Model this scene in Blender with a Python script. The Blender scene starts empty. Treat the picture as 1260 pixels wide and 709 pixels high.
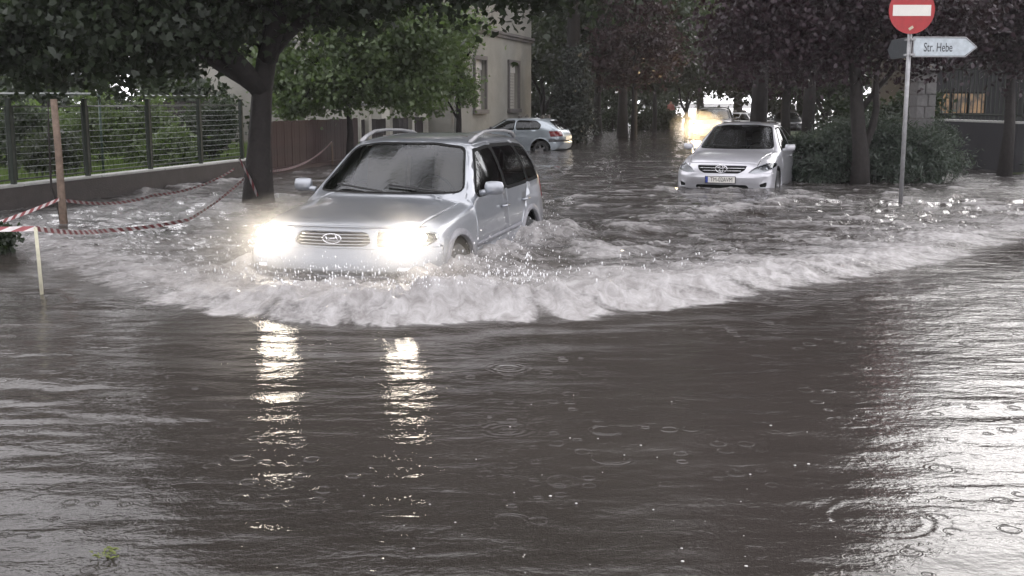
import bpy, bmesh, math, random
import numpy as np
from mathutils import Vector, Matrix, Euler

random.seed(7)
RNG = np.random.default_rng(11)
C = bpy.context.scene.collection
R = math.radians
SC = bpy.context.scene

# ------------------------------------------------------------------ camera, sky, sun
CAM_H = 1.6
FPX = 1400.0                       # focal length in pixels of a 1260 px wide frame
cam_d = bpy.data.cameras.new('camera')
cam = bpy.data.objects.new('camera', cam_d)
C.objects.link(cam)
cam_d.sensor_width = 36.0
cam_d.lens = 36.0 * FPX / 1260.0
cam_d.clip_start = 0.05
cam_d.clip_end = 2000
cam.location = (0, 0, CAM_H)
cam.rotation_euler = (R(90) - math.atan(229.5 / FPX), 0, 0)
SC.camera = cam

w = bpy.data.worlds.new('World')
SC.world = w
w.use_nodes = True
nt = w.node_tree
bgn = nt.nodes['Background']
sky = nt.nodes.new('ShaderNodeTexSky')
sky.sky_type = 'NISHITA'
sky.sun_disc = False
sky.sun_elevation = R(20)
sky.sun_rotation = R(28)
sky.air_density = 1.0
sky.dust_density = 6.0
hs = nt.nodes.new('ShaderNodeHueSaturation')
hs.inputs['Saturation'].default_value = 0.15
nt.links.new(sky.outputs['Color'], hs.inputs['Color'])
mx = nt.nodes.new('ShaderNodeMix')
mx.data_type = 'RGBA'
mx.inputs['Factor'].default_value = 0.5
nt.links.new(hs.outputs['Color'], mx.inputs[6])
mx.inputs[7].default_value = (52.0, 51.0, 53.0, 1)       # an even cloud layer over the clear sky
nt.links.new(mx.outputs[2], bgn.inputs['Color'])
bgn.inputs['Strength'].default_value = 0.15
sun_d = bpy.data.lights.new('sun', 'SUN')
sun_d.energy = 0.5
sun_d.angle = R(30)
sun_d.color = (1.0, 0.97, 0.93)
sun = bpy.data.objects.new('sun', sun_d)
C.objects.link(sun)
sun.rotation_euler = (R(70), 0, R(180 - 28))
SC.view_settings.view_transform = 'Standard'
SC.view_settings.look = 'None'
SC.view_settings.exposure = -0.72
SC.view_settings.gamma = 1.0
SC.view_settings.use_curve_mapping = False
SC.cycles.use_denoising = True
SC.cycles.max_bounces = 8
SC.cycles.diffuse_bounces = 3
SC.cycles.glossy_bounces = 4
SC.cycles.transparent_max_bounces = 12
SC.cycles.sample_clamp_indirect = 6.0
SC.cycles.caustics_reflective = False
SC.cycles.caustics_refractive = False
SC.cycles.volume_bounces = 0


# ------------------------------------------------------------------ helpers
def gp(px, py, z=0.0):
    """world point at height z that the photograph shows at pixel px, py"""
    p = math.atan(229.5 / FPX)
    a = (px - 630.0) / FPX
    b = -(py - 354.5) / FPX
    d = Vector((a, math.cos(p) + b * math.sin(p), -math.sin(p) + b * math.cos(p)))
    t = (z - CAM_H) / d.z
    return Vector((d.x * t, d.y * t, z))


def tag(o, label=None, cat=None, group=None, kind=None):
    if label: o['label'] = label
    if cat: o['category'] = cat
    if group: o['group'] = group
    if kind: o['kind'] = kind
    return o


def thing(name, label, cat, loc=(0, 0, 0), rz=0.0, group=None):
    o = bpy.data.objects.new(name, None)
    o.empty_display_size = 0.2
    C.objects.link(o)
    o.location = loc
    o.rotation_euler = (0, 0, rz)
    return tag(o, label, cat, group)


def link(name, me, mat=None, parent=None, smooth=False):
    o = bpy.data.objects.new(name, me)
    C.objects.link(o)
    if mat is not None and not me.materials:
        me.materials.append(mat)
    if parent is not None:
        o.parent = parent
    if smooth:
        me.polygons.foreach_set('use_smooth', [True] * len(me.polygons))
    return o


def obj(name, bm, mat=None, parent=None, smooth=False, bevel=0.0):
    me = bpy.data.meshes.new(name)
    if bevel > 0:
        es = [e for e in bm.edges if len(e.link_faces) == 2 and e.calc_face_angle(0) > 0.6]
        bmesh.ops.bevel(bm, geom=es, offset=bevel, segments=2, affect='EDGES')
    bm.to_mesh(me)
    bm.free()
    return link(name, me, mat, parent, smooth)


def np_mesh(name, V, F, mat=None, parent=None, smooth=False):
    me = bpy.data.meshes.new(name)
    n, k = F.shape
    me.vertices.add(len(V))
    me.vertices.foreach_set('co', np.asarray(V, dtype=np.float32).ravel())
    me.loops.add(n * k)
    me.loops.foreach_set('vertex_index', F.astype(np.int32).ravel())
    me.polygons.add(n)
    me.polygons.foreach_set('loop_start', np.arange(0, n * k, k, dtype=np.int32))
    me.polygons.foreach_set('loop_total', np.full(n, k, dtype=np.int32))
    if smooth:
        me.polygons.foreach_set('use_smooth', np.ones(n, dtype=bool))
    me.update(calc_edges=True)
    return link(name, me, mat, parent)


def bx(bm, c, s, rot=None):
    m = Matrix.Translation(Vector(c))
    if rot: m = m @ Euler(rot).to_matrix().to_4x4()
    m = m @ Matrix.Diagonal((s[0], s[1], s[2], 1))
    return bmesh.ops.create_cube(bm, size=1.0, matrix=m)['verts']


def tube(bm, pts, rad, n=8, cap=True):
    pts = [Vector(p) for p in pts]
    if not hasattr(rad, '__len__'): rad = [rad] * len(pts)
    rings = []
    ref = None
    for i, p in enumerate(pts):
        t = (pts[min(i + 1, len(pts) - 1)] - pts[max(i - 1, 0)])
        if t.length < 1e-9: t = Vector((0, 0, 1))
        t.normalize()
        if ref is None:
            ref = Vector((0, 0, 1)) if abs(t.z) < 0.9 else Vector((1, 0, 0))
        u = (ref - t * ref.dot(t)).normalized()
        v = t.cross(u)
        ref = u
        rings.append([bm.verts.new(p + (u * math.cos(2 * math.pi * k / n) + v * math.sin(2 * math.pi * k / n)) * rad[i]) for k in range(n)])
    for a, b in zip(rings, rings[1:]):
        for k in range(n):
            bm.faces.new((a[k], a[(k + 1) % n], b[(k + 1) % n], b[k]))
    if cap:
        bm.faces.new(list(reversed(rings[0])))
        bm.faces.new(rings[-1])


def lathe(bm, prof, n=32, axis='z', c=(0, 0, 0)):
    """prof = [(radius, height)...] turned about an axis"""
    c = Vector(c)
    rings = []
    for r, h in prof:
        ring = []
        for k in range(n):
            a = 2 * math.pi * k / n
            if axis == 'z': p = Vector((r * math.cos(a), r * math.sin(a), h))
            elif axis == 'y': p = Vector((r * math.sin(a), h, r * math.cos(a)))
            else: p = Vector((h, r * math.cos(a), r * math.sin(a)))
            ring.append(bm.verts.new(c + p))
        rings.append(ring)
    for a, b in zip(rings, rings[1:]):
        for k in range(n):
            bm.faces.new((a[k], a[(k + 1) % n], b[(k + 1) % n], b[k]))
    return rings


def prism(bm, poly, h, M=None):
    """polygon in the local xy plane, extruded by h along z, then moved by M"""
    M = M or Matrix.Identity(4)
    a = [bm.verts.new(M @ Vector((p[0], p[1], 0))) for p in poly]
    b = [bm.verts.new(M @ Vector((p[0], p[1], h))) for p in poly]
    bm.faces.new(list(reversed(a)))
    bm.faces.new(b)
    n = len(poly)
    for k in range(n):
        bm.faces.new((a[k], a[(k + 1) % n], b[(k + 1) % n], b[k]))


_tab = RNG.random((256, 256))


def vnoise(x, y, seed=0):
    x = np.asarray(x, dtype=np.float64) + seed * 17.31
    y = np.asarray(y, dtype=np.float64) + seed * 9.77
    xi = np.floor(x).astype(np.int64); yi = np.floor(y).astype(np.int64)
    fx = x - xi; fy = y - yi
    fx = fx * fx * (3 - 2 * fx); fy = fy * fy * (3 - 2 * fy)
    x0 = xi & 255; x1 = (xi + 1) & 255; y0 = yi & 255; y1 = (yi + 1) & 255
    a = _tab[x0, y0]; b = _tab[x1, y0]; c = _tab[x0, y1]; d = _tab[x1, y1]
    return ((a * (1 - fx) + b * fx) * (1 - fy) + (c * (1 - fx) + d * fx) * fy) * 2 - 1


def fbm(x, y, o=4, seed=0, gain=0.5):
    s = 0; a = 1.0; t = 0
    for k in range(o):
        s = s + a * vnoise(x * 2 ** k, y * 2 ** k, seed + k * 3)
        t += a; a *= gain
    return s / t


def sstep(a, b, x):
    t = np.clip((x - a) / (b - a), 0, 1)
    return t * t * (3 - 2 * t)


# ------------------------------------------------------------------ materials
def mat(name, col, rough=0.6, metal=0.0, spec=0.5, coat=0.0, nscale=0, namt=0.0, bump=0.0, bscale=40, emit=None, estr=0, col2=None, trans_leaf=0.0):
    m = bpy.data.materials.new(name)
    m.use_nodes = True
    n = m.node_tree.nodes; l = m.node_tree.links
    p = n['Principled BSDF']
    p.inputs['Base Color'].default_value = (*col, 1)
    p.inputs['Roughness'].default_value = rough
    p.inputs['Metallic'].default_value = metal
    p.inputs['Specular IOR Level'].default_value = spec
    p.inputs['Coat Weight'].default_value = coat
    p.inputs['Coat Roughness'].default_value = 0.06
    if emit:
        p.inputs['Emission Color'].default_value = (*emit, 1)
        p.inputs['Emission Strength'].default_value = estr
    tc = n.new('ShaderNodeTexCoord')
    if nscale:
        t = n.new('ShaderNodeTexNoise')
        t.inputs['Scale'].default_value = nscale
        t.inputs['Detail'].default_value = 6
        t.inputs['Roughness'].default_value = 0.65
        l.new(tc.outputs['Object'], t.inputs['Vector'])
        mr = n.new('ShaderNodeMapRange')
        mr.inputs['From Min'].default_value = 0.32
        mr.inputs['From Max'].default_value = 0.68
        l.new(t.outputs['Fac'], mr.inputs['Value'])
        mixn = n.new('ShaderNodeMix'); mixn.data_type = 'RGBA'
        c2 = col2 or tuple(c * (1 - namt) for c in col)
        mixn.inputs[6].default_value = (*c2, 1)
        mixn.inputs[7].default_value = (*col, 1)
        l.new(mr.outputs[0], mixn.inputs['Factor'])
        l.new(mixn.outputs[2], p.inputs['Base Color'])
    if bump:
        t2 = n.new('ShaderNodeTexNoise')
        t2.inputs['Scale'].default_value = bscale
        t2.inputs['Detail'].default_value = 5
        l.new(tc.outputs['Object'], t2.inputs['Vector'])
        b = n.new('ShaderNodeBump')
        b.inputs['Strength'].default_value = bump
        b.inputs['Distance'].default_value = 0.02
        l.new(t2.outputs['Fac'], b.inputs['Height'])
        l.new(b.outputs['Normal'], p.inputs['Normal'])
    if trans_leaf:
        tr = n.new('ShaderNodeBsdfTranslucent')
        tr.inputs['Color'].default_value = (min(1, col[0] * 1.6), min(1, col[1] * 1.9), col[2] * 0.8, 1)
        ms = n.new('ShaderNodeMixShader')
        ms.inputs[0].default_value = trans_leaf
        l.new(p.outputs[0], ms.inputs[1]); l.new(tr.outputs[0], ms.inputs[2])
        l.new(ms.outputs[0], n['Material Output'].inputs['Surface'])
    return m


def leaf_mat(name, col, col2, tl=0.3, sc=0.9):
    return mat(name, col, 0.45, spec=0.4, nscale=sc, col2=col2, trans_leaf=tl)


def glass_mat(name, tint=(0.25, 0.27, 0.27), refl=1.0):
    m = bpy.data.materials.new(name); m.use_nodes = True
    n = m.node_tree.nodes; l = m.node_tree.links
    n.clear()
    out = n.new('ShaderNodeOutputMaterial')
    tr = n.new('ShaderNodeBsdfTransparent'); tr.inputs[0].default_value = (*tint, 1)
    gl = n.new('ShaderNodeBsdfGlossy'); gl.inputs['Roughness'].default_value = 0.03
    gl.inputs['Color'].default_value = (0.95, 0.97, 1, 1)
    fr = n.new('ShaderNodeFresnel'); fr.inputs['IOR'].default_value = 1.48
    tc = n.new('ShaderNodeTexCoord')
    t = n.new('ShaderNodeTexNoise'); t.inputs['Scale'].default_value = 26; t.inputs['Detail'].default_value = 3
    l.new(tc.outputs['Object'], t.inputs['Vector'])
    b = n.new('ShaderNodeBump'); b.inputs['Strength'].default_value = 0.12; b.inputs['Distance'].default_value = 0.01
    l.new(t.outputs['Fac'], b.inputs['Height'])
    l.new(b.outputs['Normal'], gl.inputs['Normal'])
    ms = n.new('ShaderNodeMixShader')
    l.new(fr.outputs[0], ms.inputs[0]); l.new(tr.outputs[0], ms.inputs[1]); l.new(gl.outputs[0], ms.inputs[2])
    l.new(ms.outputs[0], out.inputs['Surface'])
    return m


def paint(name, col, metal=0.6, rough=0.28):
    """car paint with dried water specks and road grime"""
    m = mat(name, col, rough, metal, coat=0.8, nscale=3.5, col2=tuple(c * 0.86 for c in col))
    n = m.node_tree.nodes; l = m.node_tree.links
    p = n['Principled BSDF']
    tc = n.new('ShaderNodeTexCoord')
    v = n.new('ShaderNodeTexVoronoi'); v.inputs['Scale'].default_value = 55
    l.new(tc.outputs['Object'], v.inputs['Vector'])
    mr = n.new('ShaderNodeMapRange'); mr.inputs['From Max'].default_value = 0.35
    l.new(v.outputs['Distance'], mr.inputs['Value'])
    b = n.new('ShaderNodeBump'); b.inputs['Strength'].default_value = 0.12; b.inputs['Distance'].default_value = 0.002
    l.new(mr.outputs[0], b.inputs['Height'])
    l.new(b.outputs['Normal'], p.inputs['Coat Normal'])
    return m


M = {}
M['silver'] = paint('silver_paint', (0.29, 0.305, 0.335))
M['pale'] = paint('pale_silver_paint', (0.55, 0.55, 0.59), 0.35)
M['hatch'] = paint('hatch_silver_paint', (0.34, 0.38, 0.42), 0.5)
M['darkpaint'] = paint('dark_paint', (0.02, 0.02, 0.024), 0.2)
M['whitepaint'] = paint('white_paint', (0.8, 0.8, 0.8), 0.0)
M['rubber'] = mat('rubber', (0.02, 0.02, 0.021), 0.7, nscale=20, namt=0.3)
M['plastic'] = mat('grey_plastic', (0.06, 0.06, 0.065), 0.5, nscale=30, namt=0.3)
M['cladding'] = mat('grey_cladding', (0.22, 0.22, 0.24), 0.45, 0.2, nscale=12, namt=0.25)
M['gap'] = mat('panel_gap', (0.012, 0.012, 0.012), 0.9, spec=0.1)
M['chrome'] = mat('chrome', (0.7, 0.7, 0.72), 0.12, 1.0, nscale=9, namt=0.1)
M['alloy'] = mat('alloy', (0.45, 0.45, 0.47), 0.3, 0.8, nscale=9, namt=0.2)
M['interior'] = mat('interior_cloth', (0.035, 0.034, 0.036), 0.8, nscale=40, namt=0.4)
M['seat'] = mat('seat_cloth', (0.12, 0.11, 0.10), 0.85, nscale=40, namt=0.3)
M['glass'] = glass_mat('window_glass', (0.16, 0.17, 0.17))
M['windscreen'] = glass_mat('windscreen_glass', (0.42, 0.45, 0.44))
M['taillight'] = mat('red_lens', (0.16, 0.008, 0.010), 0.2, coat=0.6, nscale=30, namt=0.3)
M['lamp_clear'] = glass_mat('clear_lens', (0.85, 0.87, 0.88))
M['lamp_on'] = mat('lit_headlamp', (1, 0.95, 0.85), 0.3, emit=(1.0, 0.88, 0.72), estr=140)
M['lamp_far'] = mat('lit_far_headlamp', (1, 0.9, 0.75), 0.3, emit=(1.0, 0.74, 0.42), estr=2200)
M['bark'] = mat('bark', (0.018, 0.014, 0.013), 0.85, nscale=9, namt=0.55, bump=1.0, bscale=14)
M['bark_pale'] = mat('bark_pale', (0.10, 0.085, 0.07), 0.85, nscale=9, namt=0.5, bump=0.8, bscale=18)
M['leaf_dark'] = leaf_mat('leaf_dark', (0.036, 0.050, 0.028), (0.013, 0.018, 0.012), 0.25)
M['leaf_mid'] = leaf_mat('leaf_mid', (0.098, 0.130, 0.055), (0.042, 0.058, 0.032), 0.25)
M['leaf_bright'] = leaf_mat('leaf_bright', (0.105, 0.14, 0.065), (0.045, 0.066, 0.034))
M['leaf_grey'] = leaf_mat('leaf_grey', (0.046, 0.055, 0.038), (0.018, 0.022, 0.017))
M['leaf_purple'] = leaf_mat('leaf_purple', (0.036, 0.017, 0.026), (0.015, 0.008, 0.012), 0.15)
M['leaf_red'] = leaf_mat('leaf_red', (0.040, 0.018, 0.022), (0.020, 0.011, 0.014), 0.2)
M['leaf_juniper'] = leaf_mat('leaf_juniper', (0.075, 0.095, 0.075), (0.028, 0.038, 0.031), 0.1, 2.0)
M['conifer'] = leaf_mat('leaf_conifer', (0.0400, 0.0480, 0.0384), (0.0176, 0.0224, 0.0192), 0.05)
M['grass'] = mat('grass_blades', (0.12, 0.17, 0.05), 0.7, nscale=1.2, namt=0.5, trans_leaf=0.2)
M['soil'] = mat('garden_soil', (0.06, 0.08, 0.03), 0.95, nscale=2, namt=0.5, bump=0.6, bscale=20)
M['concrete'] = mat('wet_concrete', (0.042, 0.034, 0.033), 0.6, nscale=5, namt=0.45, bump=0.4, bscale=40)
M['cap'] = mat('pale_concrete', (0.42, 0.42, 0.40), 0.6, nscale=7, namt=0.3, bump=0.3, bscale=50)
M['iron'] = mat('dark_iron', (0.022, 0.030, 0.022), 0.5, 0.3, nscale=15, namt=0.4)
M['galv'] = mat('galvanised_wire', (0.42, 0.44, 0.44), 0.45, 0.6, nscale=15, namt=0.3)
M['greenpaint'] = mat('green_rail_paint', (0.06, 0.10, 0.08), 0.4, 0.2, nscale=20, namt=0.4)
M['wood'] = mat('weathered_post_wood', (0.17, 0.12, 0.09), 0.75, nscale=14, namt=0.5, bump=0.5, bscale=30)
M['stake'] = mat('pale_stake_wood', (0.52, 0.50, 0.38), 0.7, nscale=20, namt=0.3)
M['redboard'] = mat('red_brown_boards', (0.040, 0.017, 0.015), 0.6, nscale=8, namt=0.4, bump=0.3)
M['darkboard'] = mat('dark_boards', (0.04, 0.032, 0.032), 0.7, nscale=8, namt=0.4, bump=0.3)
M['plaster'] = mat('cream_plaster', (0.27, 0.262, 0.232), 0.85, nscale=0.9, namt=0.28, bump=0.3, bscale=60)
M['plaster2'] = mat('white_plaster', (0.55, 0.53, 0.47), 0.85, nscale=1.5, namt=0.2, bump=0.2, bscale=60)
M['trim'] = mat('grey_stone_trim', (0.13, 0.12, 0.115), 0.75, nscale=10, namt=0.3)
M['roof'] = mat('roof_tile', (0.16, 0.08, 0.06), 0.8, nscale=12, namt=0.4)
M['blind'] = mat('pale_blind', (0.42, 0.40, 0.36), 0.7, nscale=12, namt=0.12)
M['stone'] = mat('pillar_stone', (0.17, 0.165, 0.165), 0.8, nscale=12, namt=0.3, bump=0.5, bscale=40)
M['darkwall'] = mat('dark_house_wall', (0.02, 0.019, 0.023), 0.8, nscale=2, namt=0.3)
M['pole'] = mat('galvanised_pole', (0.34, 0.34, 0.35), 0.45, 0.5, nscale=14, namt=0.3)
M['signred'] = mat('sign_red', (0.36, 0.010, 0.014), 0.35, nscale=9, namt=0.3)
M['signwhite'] = mat('sign_white', (0.66, 0.64, 0.60), 0.4, nscale=8, namt=0.08)
M['plate'] = mat('plate_face', (0.46, 0.51, 0.55), 0.4, nscale=11, namt=0.28)
M['platedark'] = mat('plate_frame', (0.10, 0.11, 0.12), 0.4, 0.4, nscale=12, namt=0.3)
M['ink'] = mat('black_letter', (0.015, 0.015, 0.018), 0.5, nscale=60, namt=0.3)
M['blue'] = mat('blue_band', (0.02, 0.05, 0.3), 0.5, nscale=60, namt=0.3)
M['warm'] = None
M['skin'] = mat('skin', (0.45, 0.27, 0.2), 0.6, nscale=10, namt=0.1)
M['coat'] = mat('orange_pink_jacket', (0.42, 0.16, 0.13), 0.7, nscale=8, namt=0.3)
M['trousers'] = mat('brown_trousers', (0.16, 0.10, 0.08), 0.8, nscale=8, namt=0.3)
M['hair'] = mat('dark_hair', (0.03, 0.02, 0.02), 0.6, nscale=30, namt=0.4)


def tape_mat():
    m = mat('barrier_tape', (0.75, 0.72, 0.72), 0.4)
    n = m.node_tree.nodes; l = m.node_tree.links
    uv = n.new('ShaderNodeUVMap'); uv.uv_map = 'uv'
    sep = n.new('ShaderNodeSeparateXYZ'); l.new(uv.outputs[0], sep.inputs[0])
    add = n.new('ShaderNodeMath'); add.operation = 'ADD'
    l.new(sep.outputs[0], add.inputs[0]); l.new(sep.outputs[1], add.inputs[1])
    fr = n.new('ShaderNodeMath'); fr.operation = 'FRACT'; l.new(add.outputs[0], fr.inputs[0])
    gt = n.new('ShaderNodeMath'); gt.operation = 'GREATER_THAN'; gt.inputs[1].default_value = 0.5
    l.new(fr.outputs[0], gt.inputs[0])
    mi = n.new('ShaderNodeMix'); mi.data_type = 'RGBA'
    mi.inputs[6].default_value = (0.78, 0.74, 0.74, 1); mi.inputs[7].default_value = (0.38, 0.12, 0.13, 1)
    l.new(gt.outputs[0], mi.inputs['Factor'])
    l.new(mi.outputs[2], n['Principled BSDF'].inputs['Base Color'])
    return m


M['tape'] = tape_mat()


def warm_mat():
    m = bpy.data.materials.new('warm_reflection_pane'); m.use_nodes = True
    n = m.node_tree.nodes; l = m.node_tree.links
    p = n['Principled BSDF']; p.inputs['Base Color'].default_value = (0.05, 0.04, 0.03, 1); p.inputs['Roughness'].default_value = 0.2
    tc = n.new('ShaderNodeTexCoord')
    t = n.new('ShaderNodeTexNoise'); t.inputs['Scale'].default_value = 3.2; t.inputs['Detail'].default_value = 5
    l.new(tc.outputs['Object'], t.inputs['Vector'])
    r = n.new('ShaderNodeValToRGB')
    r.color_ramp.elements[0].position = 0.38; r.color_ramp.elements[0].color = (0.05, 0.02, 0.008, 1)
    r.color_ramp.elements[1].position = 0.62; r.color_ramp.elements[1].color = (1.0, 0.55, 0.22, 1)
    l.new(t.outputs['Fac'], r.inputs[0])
    l.new(r.outputs[0], p.inputs['Emission Color']); p.inputs['Emission Strength'].default_value = 0.34  # warm reflection on the panes, put in as mottled emission
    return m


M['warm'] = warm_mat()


def road_mat():
    m = mat('asphalt', (0.055, 0.053, 0.054), 0.7, nscale=3, namt=0.3, bump=0.8, bscale=120)
    n = m.node_tree.nodes; l = m.node_tree.links
    tc = n.new('ShaderNodeTexCoord')
    nz = n.new('ShaderNodeTexNoise'); nz.inputs['Scale'].default_value = 2.2; nz.inputs['Detail'].default_value = 4
    l.new(tc.outputs['Object'], nz.inputs['Vector'])
    av = n.new('ShaderNodeVectorMath'); av.operation = 'MULTIPLY_ADD'
    av.inputs[1].default_value = (0.5, 0.5, 0)
    l.new(nz.outputs['Color'], av.inputs[0]); l.new(tc.outputs['Object'], av.inputs[2])
    v = n.new('ShaderNodeTexVoronoi'); v.feature = 'DISTANCE_TO_EDGE'; v.inputs['Scale'].default_value = 0.9
    l.new(av.outputs[0], v.inputs['Vector'])
    mr = n.new('ShaderNodeMapRange'); mr.inputs['From Max'].default_value = 0.012
    l.new(v.outputs['Distance'], mr.inputs['Value'])
    p = n['Principled BSDF']
    src = p.inputs['Base Color'].links[0].from_socket
    sp = n.new('ShaderNodeTexNoise'); sp.inputs['Scale'].default_value = 70; sp.inputs['Detail'].default_value = 2
    l.new(tc.outputs['Object'], sp.inputs['Vector'])
    mr2 = n.new('ShaderNodeMapRange'); mr2.inputs['From Min'].default_value = 0.5; mr2.inputs['From Max'].default_value = 0.72
    mr2.inputs['To Min'].default_value = 1.0; mr2.inputs['To Max'].default_value = 3.2
    l.new(sp.outputs['Fac'], mr2.inputs['Value'])
    mm = n.new('ShaderNodeMath'); mm.operation = 'MULTIPLY'
    l.new(mr2.outputs[0], mm.inputs[0])
    mr3 = n.new('ShaderNodeMapRange'); mr3.inputs['To Min'].default_value = 0.2
    l.new(mr.outputs[0], mr3.inputs['Value'])
    l.new(mr3.outputs[0], mm.inputs[1])
    vm = n.new('ShaderNodeVectorMath'); vm.operation = 'SCALE'
    l.new(src, vm.inputs[0]); l.new(mm.outputs[0], vm.inputs['Scale'])
    l.new(vm.outputs[0], p.inputs['Base Color'])
    return m


M['road'] = road_mat()


def water_mat():
    m = bpy.data.materials.new('muddy_flood_water'); m.use_nodes = True
    n = m.node_tree.nodes; l = m.node_tree.links
    n.clear()
    out = n.new('ShaderNodeOutputMaterial')
    geo = n.new('ShaderNodeNewGeometry')

    def attr(nm):
        a = n.new('ShaderNodeAttribute'); a.attribute_name = nm; return a.outputs['Fac']

    def math_(op, a, b=None, c=None):
        k = n.new('ShaderNodeMath'); k.operation = op
        for i, v in enumerate((a, b, c)):
            if v is None: continue
            if isinstance(v, (int, float)): k.inputs[i].default_value = v
            else: l.new(v, k.inputs[i])
        return k.outputs[0]

    def mapping(scale, rot=0.0):
        k = n.new('ShaderNodeMapping'); k.inputs['Scale'].default_value = scale; k.inputs['Rotation'].default_value = (0, 0, rot)
        l.new(geo.outputs['Position'], k.inputs['Vector']); return k.outputs[0]

    def noise(vec, sc, det=3, ro=0.5, dist=0.0):
        k = n.new('ShaderNodeTexNoise'); k.inputs['Scale'].default_value = sc; k.inputs['Detail'].default_value = det
        k.inputs['Roughness'].default_value = ro; k.inputs['Distortion'].default_value = dist
        l.new(vec, k.inputs['Vector']); return k.outputs['Fac']
    foam = attr('foam'); chop = attr('chop'); clear = attr('clear')
    # ripple heights, metres
    rp = math_('MULTIPLY', noise(mapping((0.55, 1, 1), 0.12), 7.0, 4, 0.55, 0.4), 0.035)
    fine = math_('MULTIPLY', noise(mapping((0.8, 1, 1), -0.2), 30.0, 3, 0.6), 0.008)
    rp = math_('MULTIPLY', rp, math_('MULTIPLY_ADD', chop, 0.90, 0.10))
    fine = math_('MULTIPLY', fine, math_('MULTIPLY_ADD', chop, 0.80, 0.20))
    # rain rings: each drop a small set of circles
    def rings(sc, keep, amp, freq):
        v = n.new('ShaderNodeTexVoronoi'); v.inputs['Scale'].default_value = sc; v.inputs['Randomness'].default_value = 1.0
        v.voronoi_dimensions = '2D'
        l.new(geo.outputs['Position'], v.inputs['Vector'])
        sepc = n.new('ShaderNodeSeparateColor'); l.new(v.outputs['Color'], sepc.inputs[0])
        on = math_('GREATER_THAN', sepc.outputs[0], keep)
        rad = math_('MULTIPLY_ADD', sepc.outputs[1], 0.3, 0.1)
        dd = math_('SUBTRACT', v.outputs['Distance'], rad)
        env = math_('MULTIPLY', math_('MULTIPLY', dd, dd), -160.0)
        env = math_('EXPONENT', env)
        wv = math_('SINE', math_('MULTIPLY', v.outputs['Distance'], freq))
        return math_('MULTIPLY', math_('MULTIPLY', math_('MULTIPLY', env, wv), on), amp)
    r1 = rings(4.2, 0.88, 0.0017, 55.0)
    r2 = rings(9.0, 0.80, 0.0014, 50.0)
    r3 = rings(1.5, 0.94, 0.0024, 90.0)
    pm_ = n.new('ShaderNodeMapRange'); pm_.inputs['From Min'].default_value = 0.42; pm_.inputs['From Max'].default_value = 0.62
    l.new(noise(mapping((1, 1, 1)), 0.55, 2), pm_.inputs['Value'])
    rr_ = math_('MULTIPLY', math_('ADD', math_('ADD', r1, r2), r3), pm_.outputs[0])
    h = math_('ADD', math_('ADD', rp, fine), rr_)
    bp = n.new('ShaderNodeBump'); bp.inputs['Strength'].default_value = 1.0; bp.inputs['Distance'].default_value = 1.0
    l.new(h, bp.inputs['Height'])
    # body of the water: brown silt
    mixc = n.new('ShaderNodeMix'); mixc.data_type = 'RGBA'
    mixc.inputs[6].default_value = (0.030, 0.0255, 0.0230, 1); mixc.inputs[7].default_value = (0.044, 0.038, 0.034, 1)
    l.new(noise(mapping((1, 1, 1)), 0.35, 3), mixc.inputs['Factor'])
    silt = n.new('ShaderNodeBsdfDiffuse'); l.new(mixc.outputs[2], silt.inputs['Color'])
    aer = n.new('ShaderNodeMix'); aer.data_type = 'RGBA'; aer.inputs[7].default_value = (0.165, 0.158, 0.158, 1)
    l.new(mixc.outputs[2], aer.inputs[6])
    amr = n.new('ShaderNodeMapRange'); amr.inputs['From Min'].default_value = 0.35; amr.inputs['From Max'].default_value = 1.1
    l.new(chop, amr.inputs['Value']); anr = n.new('ShaderNodeMapRange'); anr.inputs['From Min'].default_value = 0.43; anr.inputs['From Max'].default_value = 0.66
    l.new(noise(mapping((0.45, 1.3, 1), 0.1), 2.6, 6, 0.72, 0.6), anr.inputs['Value'])
    l.new(math_('MULTIPLY', amr.outputs[0], anr.outputs[0]), aer.inputs['Factor'])
    l.new(aer.outputs[2], silt.inputs['Color'])
    tr = n.new('ShaderNodeBsdfTransparent'); tr.inputs[0].default_value = (0.80, 0.76, 0.70, 1)
    body = n.new('ShaderNodeMixShader'); l.new(clear, body.inputs[0]); l.new(silt.outputs[0], body.inputs[1]); l.new(tr.outputs[0], body.inputs[2])
    gl = n.new('ShaderNodeBsdfGlossy'); gl.inputs['Roughness'].default_value = 0.06
    l.new(bp.outputs['Normal'], gl.inputs['Normal'])
    fr = n.new('ShaderNodeFresnel'); fr.inputs['IOR'].default_value = 1.33; l.new(bp.outputs['Normal'], fr.inputs['Normal'])
    wat = n.new('ShaderNodeMixShader'); l.new(fr.outputs[0], wat.inputs[0]); l.new(body.outputs[0], wat.inputs[1]); l.new(gl.outputs[0], wat.inputs[2])
    # foam: aerated water
    fn = noise(mapping((1, 1, 1)), 16.0, 5, 0.65, 0.5)
    ff = math_('ADD', foam, math_('MULTIPLY', math_('SUBTRACT', fn, 0.5), 0.9))
    mr = n.new('ShaderNodeMapRange'); mr.interpolation_type = 'SMOOTHSTEP'
    mr.inputs['From Min'].default_value = 0.22; mr.inputs['From Max'].default_value = 0.85
    l.new(ff, mr.inputs['Value'])
    fm = math_('MULTIPLY', mr.outputs[0], 0.82)
    fo = n.new('ShaderNodeBsdfPrincipled')
    fcol = n.new('ShaderNodeMix'); fcol.data_type = 'RGBA'
    fcol.inputs[6].default_value = (0.20, 0.188, 0.184, 1); fcol.inputs[7].default_value = (0.42, 0.41, 0.41, 1)
    fmr = n.new('ShaderNodeMapRange'); fmr.inputs['From Min'].default_value = 0.32; fmr.inputs['From Max'].default_value = 0.66
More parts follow.
